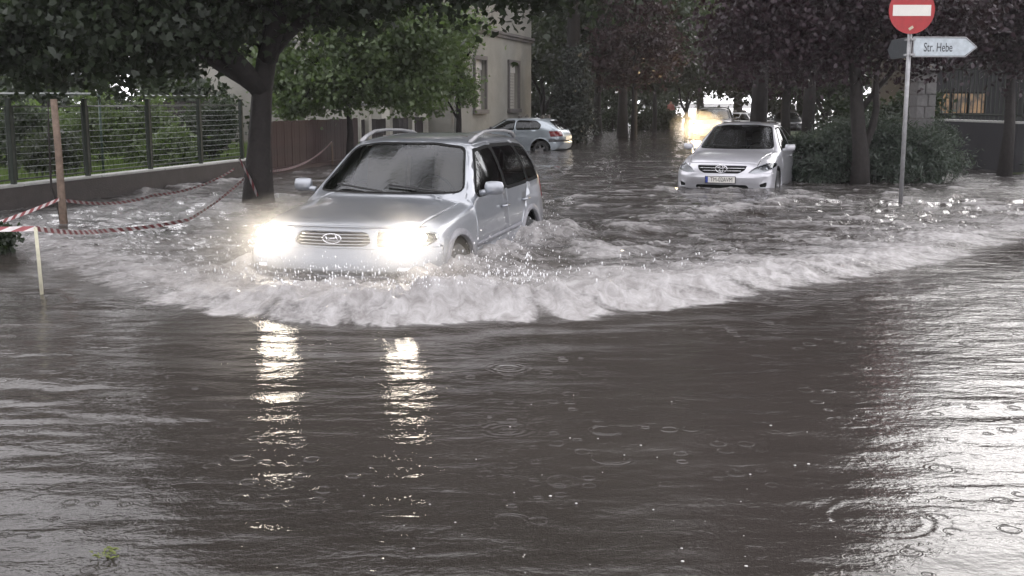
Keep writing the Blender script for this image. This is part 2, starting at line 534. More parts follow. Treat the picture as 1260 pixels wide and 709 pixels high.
    l.new(noise(mapping((1.0, 0.45, 1), 0.25), 7.5, 6, 0.7, 0.8), fmr.inputs['Value']); l.new(fmr.outputs[0], fcol.inputs['Factor'])
    l.new(fcol.outputs[2], fo.inputs['Base Color'])
    fo.inputs['Base Color'].default_value = (0.40, 0.385, 0.38, 1); fo.inputs['Roughness'].default_value = 0.7; fo.inputs['Specular IOR Level'].default_value = 0.2
    bp2 = n.new('ShaderNodeBump'); bp2.inputs['Distance'].default_value = 0.02; bp2.inputs['Strength'].default_value = 0.4
    l.new(fn, bp2.inputs['Height']); l.new(bp2.outputs['Normal'], fo.inputs['Normal'])
    fin = n.new('ShaderNodeMixShader'); l.new(fm, fin.inputs[0]); l.new(wat.outputs[0], fin.inputs[1]); l.new(fo.outputs[0], fin.inputs[2])
    l.new(fin.outputs[0], out.inputs['Surface'])
    return m


# ------------------------------------------------------------------ street frame
def fence_x(y): return -11.2 + 0.22 * y           # property line on the left of the street
UD = Vector((0.22, 1, 0)).normalized()            # along the street
UA = math.atan2(UD.y, UD.x)


# ------------------------------------------------------------------ ground, road, water
def road_z(x, y):
    t = sstep(3.6, 9.0, y + 0.28 * x)
    return 0.02 - 0.06 * sstep(-4, 3.4, y) * 1.0 - 0.40 * t + 0.012 * vnoise(x * 1.3, y * 1.3, 5)


def grid_sheet(name, xs, ys, zf, material):
    X, Y = np.meshgrid(xs, ys)
    Z = zf(X, Y)
    V = np.stack([X.ravel(), Y.ravel(), Z.ravel()], 1)
    nx, ny = len(xs), len(ys)
    i = (np.arange(ny - 1)[:, None] * nx + np.arange(nx - 1)[None, :]).ravel()
    F = np.stack([i, i + 1, i + 1 + nx, i + nx], 1)
    return np_mesh(name, V, F, material, smooth=True)


o = grid_sheet('road', np.concatenate([[-900, -200, -60], np.linspace(-20, 40, 121), [90, 250, 900]]),
               np.concatenate([[-300, -60], np.linspace(-15, 30, 121), np.linspace(35, 130, 20), [250, 1200]]), road_z, M['road'])
tag(o, kind='structure')

FRONT = [gp(-120, 268), gp(60, 316), gp(130, 350), gp(200, 372), gp(330, 391), gp(480, 399), gp(600, 391), gp(700, 388), gp(840, 370), gp(1000, 346), gp(1150, 321), gp(1260, 292), gp(1420, 262)]
FSTR = [0.25, 0.36, 0.44, 0.58, 0.9, 1.0, 1.0, 0.95, 0.8, 0.58, 0.46, 0.4, 0.25]
FWID = [2.6, 2.4, 2.2, 1.6, 0.9, 0.75, 0.85, 1.3, 1.6, 2.0, 2.6, 3.2, 3.6]


def poly_dist(X, Y, pts):
    """signed distance (positive = beyond the line) and running parameter"""
    best = np.full(X.shape, 1e9); sgn = np.ones(X.shape); par = np.zeros(X.shape); run = np.zeros(X.shape)
    acc = 0.0
    for i in range(len(pts) - 1):
        ax, ay = pts[i].x, pts[i].y; bx_, by_ = pts[i + 1].x, pts[i + 1].y
        dx, dy = bx_ - ax, by_ - ay; L = math.hypot(dx, dy)
        t = np.clip(((X - ax) * dx + (Y - ay) * dy) / (L * L), 0, 1)
        d = np.hypot(X - ax - t * dx, Y - ay - t * dy)
        cr = dx * (Y - ay) - dy * (X - ax)
        m = d < best
        best[m] = d[m]; sgn[m] = np.sign(cr[m]); par[m] = (i + t)[m]; run[m] = (acc + t * L)[m]
        acc += L
    return best * sgn, par, run


SUV_POS = (-1.02, 12.15); SUV_ANG = R(-105)
COR_POS = (4.66, 23.1); COR_ANG = R(-111)


RC = gp(1085, 640)


def build_water():
    nr, nc = 640, 800
    py = np.concatenate([[133.0], np.linspace(136, 800, nr - 1)])
    D = 2240.0 / (py - 125.0)
    A = np.linspace(-0.62, 0.62, nc)
    Y = np.repeat(D[:, None], nc, 1)
    X = Y * A[None, :]
    # jitter keeps the far rows from lining up
    far = sstep(18, 40, Y)
    d, par, run = poly_dist(X, Y, FRONT)
    st = np.interp(par, range(len(FSTR)), FSTR); wd = np.interp(par, range(len(FWID)), FWID)
    d = d + 0.16 * fbm(run * 1.1, d * 0.3, 3, 21) + 0.05 * fbm(run * 5, d * 2, 2, 22)
    ahead = 1 - sstep(-0.5, 0.4, d)                       # calm water the wave has not reached
    prof = sstep(-0.10, 0.42, d) * np.exp(-np.maximum(0, d - 0.42) / wd * 1.25)
    lump = fbm(run * 2.6 + d * 0.8, d * 1.5, 4, 31, 0.6)
    bill = 1 - np.abs(fbm(run * 3.4 - d * 1.2, d * 1.8, 4, 33, 0.6)) * 2.2
    z = 0.22 * st ** 1.35 * prof * (0.85 + 0.65 * fbm(run * 0.9, d * 0.4, 2, 38)) * (0.62 + 0.62 * lump + 0.38 * bill)
    z += 0.05 * st * prof * fbm(X * 9, Y * 9, 3, 35)
    streak = fbm(run * 5 + d * 1.5, d * 1.1, 4, 36, 0.6)
    foam = np.clip(prof * (0.55 + 0.75 * st) + (0.25 + 0.55 * (1 - prof)) * streak * 1.2 - 0.05, 0, 1.2) * sstep(0.02, 0.22, prof)
    foam = np.maximum(foam, sstep(-0.26, -0.02, d + 0.22 * streak) * (1 - sstep(0.2, 0.6, d)) * st ** 0.4 * (0.85 + 0.5 * streak))
    foam *= np.clip(0.55 + 0.6 * st, 0, 1)
    # long swells running ahead of the breaker
    z += ahead * 0.0065 * np.sin(-d * 9 + 4.5 * fbm(X * 0.6, Y * 0.6, 3, 41)) * np.exp(d * 0.9) * (0.4 + st)
    # water thrown up along the sides of the moving car
    ca, sa = math.cos(SUV_ANG), math.sin(SUV_ANG)
    lx = (X - SUV_POS[0]) * ca + (Y - SUV_POS[1]) * sa
    ly = -(X - SUV_POS[0]) * sa + (Y - SUV_POS[1]) * ca
    qx = np.maximum(np.abs(lx) - 2.0, 0); qy = np.maximum(np.abs(ly) - 0.85, 0)
    dc = np.hypot(qx, qy)
    side = np.exp(-(dc / 0.55) ** 2)
    side *= sstep(-3.6, -1.0, lx) * (1 - 0.75 * sstep(1.7, 2.3, lx) * (1 - sstep(0.5, 0.85, np.abs(ly))))
    tb = fbm(X * 3.2, Y * 3.2, 4, 51, 0.6)
    z += side * (0.10 + 0.16 * tb) * (dc > 0) * sstep(0, 0.05, dc + 0.02)
    foam = np.maximum(foam, side * (0.75 + 0.7 * tb))
    # trailing wakes behind the first wave
    for pts, a, wv in (([gp(650, 300), gp(760, 287), gp(860, 268), gp(950, 250), gp(1010, 243)], 0.09, 0.45),
                       ([gp(640, 262), gp(700, 300), gp(770, 330)], 0.10, 0.5),
                       ([gp(100, 232), gp(170, 237), gp(240, 230), gp(300, 221)], 0.06, 0.5),
                       ([gp(800, 235), gp(840, 232), gp(900, 234), gp(960, 236), gp(990, 240)], 0.05, 0.35),
                       ([gp(90, 262), gp(200, 256), gp(300, 250)], 0.03, 0.9)):
        d2, p2, r2 = poly_dist(X, Y, pts)
        e = np.exp(-(d2 / wv) ** 2)
        nn = fbm(r2 * 3, d2 * 2.5, 4, 61, 0.6)
        z += a * e * (0.6 + 0.9 * nn)
        foam = np.maximum(foam, e * (0.42 + 0.9 * nn))
    # rough water between the first wave and the houses
    rough = sstep(0.2, 1.8, d) * (1 - 0.35 * far)
    f1 = fbm(X * 0.75, Y * 1.1, 3, 71)
    f2 = fbm(X * 2.6 + 3 * f1, Y * 3.6, 4, 75, 0.55)
    z += rough * (0.034 * f1 + 0.062 * f2)
    foam = np.maximum(foam, rough * np.clip(f2 * 1.8 - 0.22 + 0.3 * f1, 0, 0.62))
    z += ahead * 0.006 * fbm(X * 0.9, Y * 1.6, 3, 81)
    lm = 1 + 1.4 * (1 - sstep(-3.0, -0.6, X))
    z += ahead * 0.0075 * lm * fbm(X * 1.3, Y * 4.0, 3, 82)
    rp_ = np.hypot(X - RC.x, Y - RC.y)
    z += 0.0011 * np.sin(rp_ * 95) * np.exp(-((rp_ - 0.19) / 0.06) ** 2) * (0.35 + 0.65 * sstep(-0.6, 0.5, fbm(X * 5, Y * 5, 2, 93)))
    # rolling ripples at the right, in front of the wave
    rr = ahead * np.exp(-((X - 4.3) / 2.2) ** 2 - ((Y - 9.4) / 2.0) ** 2)
    z += rr * 0.014 * fbm(X * 3.0, Y * 4.6, 2, 83)
    depth = z - road_z(X, Y)
    clear = np.clip(np.exp(-np.maximum(depth, 0) / 0.035) * 1.2, 0, 0.85)
    chop = 1.15 * np.clip((0.07 + 0.10 * sstep(-1, 1, fbm(X * 0.35, Y * 0.5, 2, 87))) * ahead + (1 - ahead) * 1.0 + 0.5 * rr, 0, 1) * (1 - 0.45 * far)
    V = np.stack([X.ravel(), Y.ravel(), z.ravel()], 1)
    i = (np.arange(nr - 1)[:, None] * nc + np.arange(nc - 1)[None, :]).ravel()
    F = np.stack([i, i + nc, i + nc + 1, i + 1], 1)
    ob = np_mesh('flood_water', V, F, water_mat(), smooth=True)
    for nm, arr in (('foam', foam), ('chop', chop), ('clear', clear)):
        a = ob.data.attributes.new(nm, 'FLOAT', 'POINT')
        a.data.foreach_set('value', arr.ravel().astype(np.float32))
    tag(ob, kind='structure')
    return ob


build_water()


# ------------------------------------------------------------------ foliage
LEAF3 = np.array([(0, 0, 0), (0.30, 0.02, 0.0), (0.55, 0.42, 0.05), (0.22, 0.50, 0.0), (0, 1.0, 0.08), (-0.22, 0.50, 0.0), (-0.55, 0.42, 0.05), (-0.30, 0.02, 0.0)])
LEAF1 = np.array([(0, 0, 0), (0.34, 0.45, 0.06), (0, 1.0, 0), (-0.34, 0.45, 0.06)])


def rand_rot(n, droop=0.0):
    q = RNG.normal(size=(n, 4))
    q /= np.linalg.norm(q, axis=1)[:, None]
    w_, x, y, z = q.T
    Rm = np.empty((n, 3, 3))
    Rm[:, 0, 0] = 1 - 2 * (y * y + z * z); Rm[:, 0, 1] = 2 * (x * y - z * w_); Rm[:, 0, 2] = 2 * (x * z + y * w_)
    Rm[:, 1, 0] = 2 * (x * y + z * w_); Rm[:, 1, 1] = 1 - 2 * (x * x + z * z); Rm[:, 1, 2] = 2 * (y * z - x * w_)
    Rm[:, 2, 0] = 2 * (x * z - y * w_); Rm[:, 2, 1] = 2 * (y * z + x * w_); Rm[:, 2, 2] = 1 - 2 * (x * x + y * y)
    return Rm


def leaves(name, P, size, material, parent, tmpl=LEAF1, smooth=False):
    n = len(P)
    s = size * (0.65 + 0.7 * RNG.random(n))
    V = np.einsum('nij,kj->nki', rand_rot(n), tmpl) * s[:, None, None] + P[:, None, :]
    k = len(tmpl)
    F = np.arange(n * k).reshape(n, k)
    return np_mesh(name, V.reshape(-1, 3), F, material, parent)


def clump_points(crowns, n_leaf, clump_r, per):
    """leaf positions gathered in clumps through a set of ellipsoids (centre, radii, weight)"""
    nc = max(4, n_leaf // per)
    wts = np.array([c[2] for c in crowns], float); wts /= wts.sum()
    pick = RNG.choice(len(crowns), nc, p=wts)
    d = RNG.normal(size=(nc, 3)); d /= np.linalg.norm(d, axis=1)[:, None]
    rr = RNG.random(nc) ** 0.42
    cen = np.array([c[0] for c in crowns])[pick] + d * rr[:, None] * np.array([c[1] for c in crowns])[pick]
    k = RNG.integers(0, nc, n_leaf)
    sz = clump_r * (0.6 + 0.8 * RNG.random(nc))
    off = RNG.normal(size=(n_leaf, 3)) * np.array([1, 1, 0.62])
    return cen[k] + off * sz[k][:, None] * 0.55, cen


def limb(bm, a, b, r0, r1, sag=0.0, n=7, seg=6, wob=0.06):
    a = Vector(a); b = Vector(b); L = (b - a).length
    pts = []; rad = []
    ph = random.random() * 6
    for i in range(seg + 1):
        t = i / seg
        p = a.lerp(b, t)
        p.z += sag * L * math.sin(math.pi * t)
        k = wob * L * math.sin(math.pi * t)
        p.x += k * math.sin(ph + t * 5); p.y += k * math.cos(ph * 1.3 + t * 4)
        pts.append(p); rad.append(r0 + (r1 - r0) * t)
    tube(bm, pts, rad, n)
    return pts


def tree(name, label, base, forks, crowns, n_leaf, leaf, lsize, clump_r=0.55, per=45, bark='bark', group=None, tmpl=LEAF1, twigs=26, trunk_pts=None, trunk_r=0.2, cat='tree', flare=1.5):
    """crowns: ellipsoids relative to the base. trunk_pts: list of points; forks: limbs as (index in trunk, end, radius)."""
    t = thing(name, label, cat, base, 0, group)
    bm = bmesh.new()
    tp = [Vector(p) for p in trunk_pts]
    rad = []
    for i, p in enumerate(tp):
        k = i / (len(tp) - 1)
        rr = trunk_r * (1 - 0.35 * k)
        if i == 0: rr *= flare
        elif i == 1: rr *= 1 + (flare - 1) * 0.35
        rad.append(rr)
    tube(bm, tp, rad, 14)
    ends = [(tp[-1], rad[-1])]
    for idx, end, r in forks:
        pts = limb(bm, tp[idx], end, r, r * 0.45, sag=0.04, n=9, seg=7)
        ends.append((pts[-1], r * 0.45)); ends.append((pts[4], r * 0.65))
    P, cen = clump_points(crowns, n_leaf, clump_r, per)
    sel = RNG.choice(len(cen), min(twigs, len(cen)), replace=False)
    for i in sel:
        c = Vector(cen[i])
        e = min(ends, key=lambda q: (q[0] - c).length)
        limb(bm, e[0], c, min(e[1] * 0.5, 0.05), 0.008, sag=0.08, n=5, seg=5, wob=0.05)
    for v in bm.verts:
        nz = 0.04 * trunk_r / 0.2
        a = math.atan2(v.co.y, v.co.x)
        v.co.x += nz * 0.5 * math.sin(a * 5 + v.co.z * 2.1) * (1 if v.co.z < 3 else 0.3)
        v.co.y += nz * 0.5 * math.cos(a * 4 + v.co.z * 1.7) * (1 if v.co.z < 3 else 0.3)
    obj('trunk', bm, M[bark], t, smooth=True)
    leaves('crown', P, lsize, M[leaf], t, tmpl)
    return t


def blob_bush(name, label, base, ells, n, leaf, lsize, cat='shrub', group=None, clump_r=0.22, per=30, stems=7, tmpl=LEAF1):
    t = thing(name, label, cat, base, 0, group)
    P, cen = clump_points(ells, n, clump_r, per)
    P[:, 2] = np.where(P[:, 2] < -0.3, -0.3 + 0.2 * RNG.random(len(P)), P[:, 2])
    bm = bmesh.new()
    for i in RNG.choice(len(cen), min(stems, len(cen)), replace=False):
        limb(bm, (random.uniform(-.1, .1), random.uniform(-.1, .1), -0.3), cen[i], 0.025, 0.006, n=5, seg=4)
    obj('stem', bm, M['bark'], t, smooth=True)
    leaves('foliage', P, lsize, M[leaf], t, tmpl)
    return t


# ------------------------------------------------------------------ cars
def pchip_up(P, k):
    """monotone cubic through control points along axis 0, k steps per span"""
    n = P.shape[0]
    d = P[1:] - P[:-1]
    m = np.zeros_like(P)
    a, b = d[:-1], d[1:]
    same = (a * b) > 0
    with np.errstate(divide='ignore', invalid='ignore'):
        hm = 2 * a * b / (a + b)
    m[1:-1] = np.where(same, hm, 0)
    m[0] = d[0]; m[-1] = d[-1]
    out = []
    for i in range(n - 1):
        for j in range(k):
            t = j / k
            out.append((2 * t**3 - 3 * t**2 + 1) * P[i] + (t**3 - 2 * t**2 + t) * m[i] + (-2 * t**3 + 3 * t**2) * P[i + 1] + (t**3 - t**2) * m[i + 1])
    out.append(P[-1])
    return np.array(out)


def rpoly(pts, r=0.05, n=4):
    """polygon with rounded corners"""
    out = []
    m = len(pts)
    for i in range(m):
        p0 = Vector(pts[i - 1]); p = Vector(pts[i]); p1 = Vector(pts[(i + 1) % m])
        a = (p0 - p); b = (p1 - p)
        rr = min(r, a.length * 0.45, b.length * 0.45)
        a = p + a.normalized() * rr; b = p + b.normalized() * rr
        for k in range(n + 1):
            t = k / n
            out.append((a * (1 - t) ** 2 + p * 2 * t * (1 - t) + b * t * t)[:])
    return out


def inset(poly, d):
    c = Vector((sum(p[0] for p in poly) / len(poly), sum(p[1] for p in poly) / len(poly)))
    area = sum(poly[i - 1][0] * poly[i][1] - poly[i][0] * poly[i - 1][1] for i in range(len(poly)))
    sg = 1 if area > 0 else -1
    out = []
    m = len(poly)
    for i in range(m):
        p0 = Vector(poly[i - 1]); p = Vector(poly[i]); p1 = Vector(poly[(i + 1) % m])
        e = ((p - p0).normalized() + (p1 - p).normalized())
        if e.length < 1e-6: out.append(p[:]); continue
        e.normalize()
        nrm = Vector((-e.y, e.x)) * sg
        out.append((p + nrm * d)[:])
    return out


def inside(poly, x, y):
    c = False
    j = len(poly) - 1
    for i in range(len(poly)):
        xi, yi = poly[i]; xj, yj = poly[j]
        if (yi > y) != (yj > y) and x < (xj - xi) * (y - yi) / (yj - yi) + xi: c = not c
        j = i
    return c


AX = {'xz': (0, 2), 'yz': (1, 2), 'xy': (0, 1)}


class Shell:
    """a car skin lofted through a control net, then cut into its real panels"""
    def __init__(self, net, ku=5, kv=6):
        P = np.array(net, float)
        P = pchip_up(P, ku)
        P = pchip_up(P.transpose(1, 0, 2), kv).transpose(1, 0, 2)
        Lft = P[:, ::-1]                 # bottom centre up to top centre, +y
        Rgt = P.copy(); Rgt[:, :, 1] *= -1
        G = np.concatenate([Lft, Rgt[:, 1:]], 1)
        nu, nv = G.shape[:2]
        bm = bmesh.new()
        vs = [[bm.verts.new(G[i, j]) for j in range(nv)] for i in range(nu)]
        for i in range(nu - 1):
            for j in range(nv - 1):
                bm.faces.new((vs[i][j], vs[i][j + 1], vs[i + 1][j + 1], vs[i + 1][j]))
        h = (nv - 1) // 2
        for e_, i in ((1, 0), (-1, nu - 1)):
            # close the nose and the tail: upper edge joined to the lower edge
            row = vs[i]
            for j in range(h):
                k_ = nv - 1 - j
                if j + 1 == k_ - 1 or j + 1 >= k_: break
            up = [row[j] for j in range(nv)]
            # split into strips between the lower run (sill..centre) and the upper run (centre..edge)
            f = bm.faces.new(up if e_ > 0 else list(reversed(up)))
            capf = f
        bmesh.ops.remove_doubles(bm, verts=bm.verts, dist=0.0005)
        ng = [f for f in bm.faces if len(f.verts) > 8]
        if ng: bmesh.ops.triangulate(bm, faces=ng)
        bmesh.ops.recalc_face_normals(bm, faces=bm.faces)
        bm.normal_update()
        self.bm = bm
        self.tag = bm.faces.layers.int.new('tag')
        self.names = {}
        # outward normals
        s = sum((f.calc_center_median() - Vector((0, 0, 0.8))).dot(f.normal) for f in bm.faces)
        if s < 0: bmesh.ops.reverse_faces(bm, faces=bm.faces)
        bm.normal_update()

    def cut(self, name, poly, plane, cond, src=(0,), keep=None):
        bm = self.bm
        if name not in self.names: self.names[name] = len(self.names) + 1
        tg = self.names[name]
        a, b = AX[plane]
        srcs = {self.names.get(s, 0) if isinstance(s, str) else s for s in src}
        x0 = min(p[0] for p in poly) - 1e-4; x1 = max(p[0] for p in poly) + 1e-4
        y0 = min(p[1] for p in poly) - 1e-4; y1 = max(p[1] for p in poly) + 1e-4
        L = self.tag

        def cand(fs):
            out = []
            for f in fs:
                if f[L] not in srcs: continue
                xs = [v.co[a] for v in f.verts]; ys = [v.co[b] for v in f.verts]
                if max(xs) < x0 or min(xs) > x1 or max(ys) < y0 or min(ys) > y1: continue
                if not cond(f.calc_center_median(), f.normal): continue
                out.append(f)
            return out
        fs = cand(bm.faces)
        n = len(poly)
        for i in range(n):
            p = poly[i]; q = poly[(i + 1) % n]
            ex, ey = q[0] - p[0], q[1] - p[1]
            L_ = math.hypot(ex, ey)
            if L_ < 1e-6: continue
            nx, ny = -ey / L_, ex / L_
            no = [0, 0, 0]; no[a] = nx; no[b] = ny
            co = [0, 0, 0]; co[a] = p[0]; co[b] = p[1]
            # only faces near this edge
            m = 0.03
            sx0, sx1 = min(p[0], q[0]) - m, max(p[0], q[0]) + m
            sy0, sy1 = min(p[1], q[1]) - m, max(p[1], q[1]) + m
            near = []; rest = []
            for f in fs:
                if not f.is_valid: continue
                xs = [v.co[a] for v in f.verts]; ys = [v.co[b] for v in f.verts]
                if max(xs) < sx0 or min(xs) > sx1 or max(ys) < sy0 or min(ys) > sy1: rest.append(f)
                else: near.append(f)
            if not near: continue
            geom = set(near)
            for f in near:
                geom.update(f.edges); geom.update(f.verts)
            r = bmesh.ops.bisect_plane(bm, geom=list(geom), dist=1e-5, plane_co=co, plane_no=no)
            fs = rest + list({f for f in near if f.is_valid} | {g for g in r['geom'] if isinstance(g, bmesh.types.BMFace)})
        for f in set(fs):
            if f.is_valid and f[L] in srcs:
                c = f.calc_center_median()
                if inside(poly, c[a], c[b]): f[L] = tg
        return self

    def drop(self, name):
        tg = self.names[name]
        bmesh.ops.delete(self.bm, geom=[f for f in self.bm.faces if f[self.tag] == tg], context='FACES')

    def piece(self, name, tags, material, parent, push=0.0, cond=None, thick=0.0):
        """make an object of all faces with these tags"""
        ids = {self.names.get(s, -9) if isinstance(s, str) else s for s in tags}
        L = self.tag
        vm = {}
        nb = bmesh.new()
        for f in self.bm.faces:
            if f[L] not in ids: continue
            if cond and not cond(f.calc_center_median()): continue
            vv = []
            for v in f.verts:
                if v.index not in vm:
                    vm[v.index] = nb.verts.new(v.co + v.normal * push)
                vv.append(vm[v.index])
            try: nb.faces.new(vv)
            except ValueError: pass
        if not nb.faces:
            nb.free(); return None
        if thick:
            ext = bmesh.ops.extrude_face_region(nb, geom=[e for e in nb.edges if e.is_boundary])
            nb.normal_update()
            # turned-in edge around the panel
            newv = [g for g in ext['geom'] if isinstance(g, bmesh.types.BMVert)]
            nrm = {v: None for v in newv}
            for v in newv:
                for e in v.link_edges:
                    o2 = e.other_vert(v)
                    if o2 not in nrm:
                        nrm[v] = o2.normal.copy()
            for v in newv:
                if nrm[v] is not None: v.co -= nrm[v] * thick
        me = bpy.data.meshes.new(name)
        nb.to_mesh(me); nb.free()
        me.polygons.foreach_set('use_smooth', [True] * len(me.polygons))
        o = link(name, me, material, parent)
        return o

    def islands(self, name, tags, material, parent, **kw):
        o = self.piece(name, tags, material, parent, **kw)
        if o is None: return
        bm = bmesh.new(); bm.from_mesh(o.data)
        bm.verts.ensure_lookup_table()
        seen = set(); groups = []
        for v in bm.verts:
            if v.index in seen: continue
            st = [v]; seen.add(v.index); g = []
            while st:
                q = st.pop(); g.append(q.index)
                for e in q.link_edges:
                    r = e.other_vert(q)
                    if r.index not in seen: seen.add(r.index); st.append(r)
            groups.append(set(g))
        bm.free()
        groups = [g for g in groups if len(g) > 12]
        if len(groups) < 2: return
        me = o.data
        for g in groups:
            nb = bmesh.new(); nb.from_mesh(me); nb.verts.ensure_lookup_table()
            bmesh.ops.delete(nb, geom=[v for v in nb.verts if v.index not in g], context='VERTS')
            m2 = bpy.data.meshes.new(name); nb.to_mesh(m2); nb.free()
            link(name, m2, material, parent)
        bpy.data.objects.remove(o)

    def finish(self):
        self.bm.verts.index_update()
        self.bm.normal_update()


def ell(cx, cy, rx, ry, n=28):
    return [(cx + rx * math.cos(2 * math.pi * k / n), cy + ry * math.sin(2 * math.pi * k / n)) for k in range(n)]


def wheel(parent, x, y, r, side, width=0.2):
    t = bpy.data.objects.new('wheel', None); C.objects.link(t); t.parent = parent; t.location = (x, y, r); t.empty_display_size = 0.1
    bm = bmesh.new()
    h = width / 2
    lathe(bm, [(r * .64, -h), (r * .80, -h * 1.04), (r * .94, -h * .95), (r, -h * .72), (r, h * .72), (r * .94, h * .95), (r * .80, h * 1.04), (r * .64, h)], 36, 'y')
    obj('tyre', bm, M['rubber'], t, smooth=True)
    bm = bmesh.new()
    lathe(bm, [(r * .65, -h), (r * .60, -h * .9), (r * .58, 0), (r * .58, h * .6), (r * .65, h)], 32, 'y')
    s = side
    lathe(bm, [(0.001, s * h * .75), (r * .16, s * h * .72), (r * .17, s * h * .4)], 16, 'y')
    for k in range(5):
        a = 2 * math.pi * k / 5
        m = Matrix.Rotation(a, 4, 'Y') @ Matrix.Translation((r * .38, s * h * .5, 0))
        bmesh.ops.create_cube(bm, size=1, matrix=m @ Matrix.Diagonal((r * .5, .03, r * .2, 1)))
    obj('rim', bm, M['alloy'], t, smooth=False)
    return t


def mirror(parent, x, y, z, side, material, size=(0.12, 0.2, 0.14)):
    bm = bmesh.new()
    vs = bx(bm, (x, y + side * 0.10, z + 0.02), size)
    bmesh.ops.subdivide_edges(bm, edges=bm.edges, cuts=2, use_grid_fill=True)
    c = Vector((x, y + side * 0.10, z + 0.02))
    for v in bm.verts:
        d = v.co - c
        q = Vector((d.x / size[0] * 2, d.y / size[1] * 2, d.z / size[2] * 2))
        L = q.length / max(abs(q.x), abs(q.y), abs(q.z))
        f = 1 / (L ** 0.55)
        v.co = c + d * f
        if d.x > 0: v.co.x -= 0.02 * abs(q.y)
    tube(bm, [(x, y - side * 0.04, z - 0.03), (x, y + side * 0.08, z - 0.01)], 0.028, 8)
    return obj('wing_mirror', bm, material, parent, smooth=True)


def lower_trim(parent, wheels, r, w):
    """black liners inside the wheel arches and the floor of the cabin"""
    for x in wheels:
        for s in (-1, 1):
            bm = bmesh.new()
            n = 14
            a = [bm.verts.new((x + r * math.cos(math.pi * k / n), s * (w - 0.03), 0.34 + r * math.sin(math.pi * k / n))) for k in range(n + 1)]
            b = [bm.verts.new((x + r * math.cos(math.pi * k / n), s * (w - 0.34), 0.34 + r * math.sin(math.pi * k / n))) for k in range(n + 1)]
            for k in range(n): bm.faces.new((a[k], a[k + 1], b[k + 1], b[k]))
            bm.faces.new(b)
            obj('wheel_well', bm, M['gap'], parent)


def cabin(parent, x0, x1, w, zb, zt, seats):
    bm = bmesh.new()
    bx(bm, ((x0 + x1) / 2, 0, zb - 0.03), (x0 - x1, w * 2 - 0.1, 0.04))
    bx(bm, (x0 - 0.34, 0, zb + 0.17), (0.30, w * 2 - 0.16, 0.34))
    obj('dashboard', bm, M['interior'], parent, bevel=0.02)
    for (x, y) in seats:
        bm = bmesh.new()
        bx(bm, (x, y, zb + 0.18), (0.5, 0.5, 0.16))
        bx(bm, (x - 0.26, y, zb + 0.48), (0.13, 0.48, 0.62), (0, -0.2, 0))
        bx(bm, (x - 0.33, y, zb + 0.88), (0.09, 0.26, 0.17), (0, -0.1, 0))
        obj('seat', bm, M['seat'], parent, bevel=0.04)
    bm = bmesh.new()
    pts = [(0.0 + 0.19 * math.cos(a) * 0.35, 0.19 * math.sin(a), 0.19 * math.cos(a)) for a in np.linspace(0, 2 * math.pi, 21)]
    pts = [(x0 - 0.58 + p[0], w * 0.42 + p[1], zb + 0.40 + p[2]) for p in pts]
    tube(bm, pts, 0.015, 6, cap=False)
    obj('steering_wheel', bm, M['gap'], parent, smooth=True)


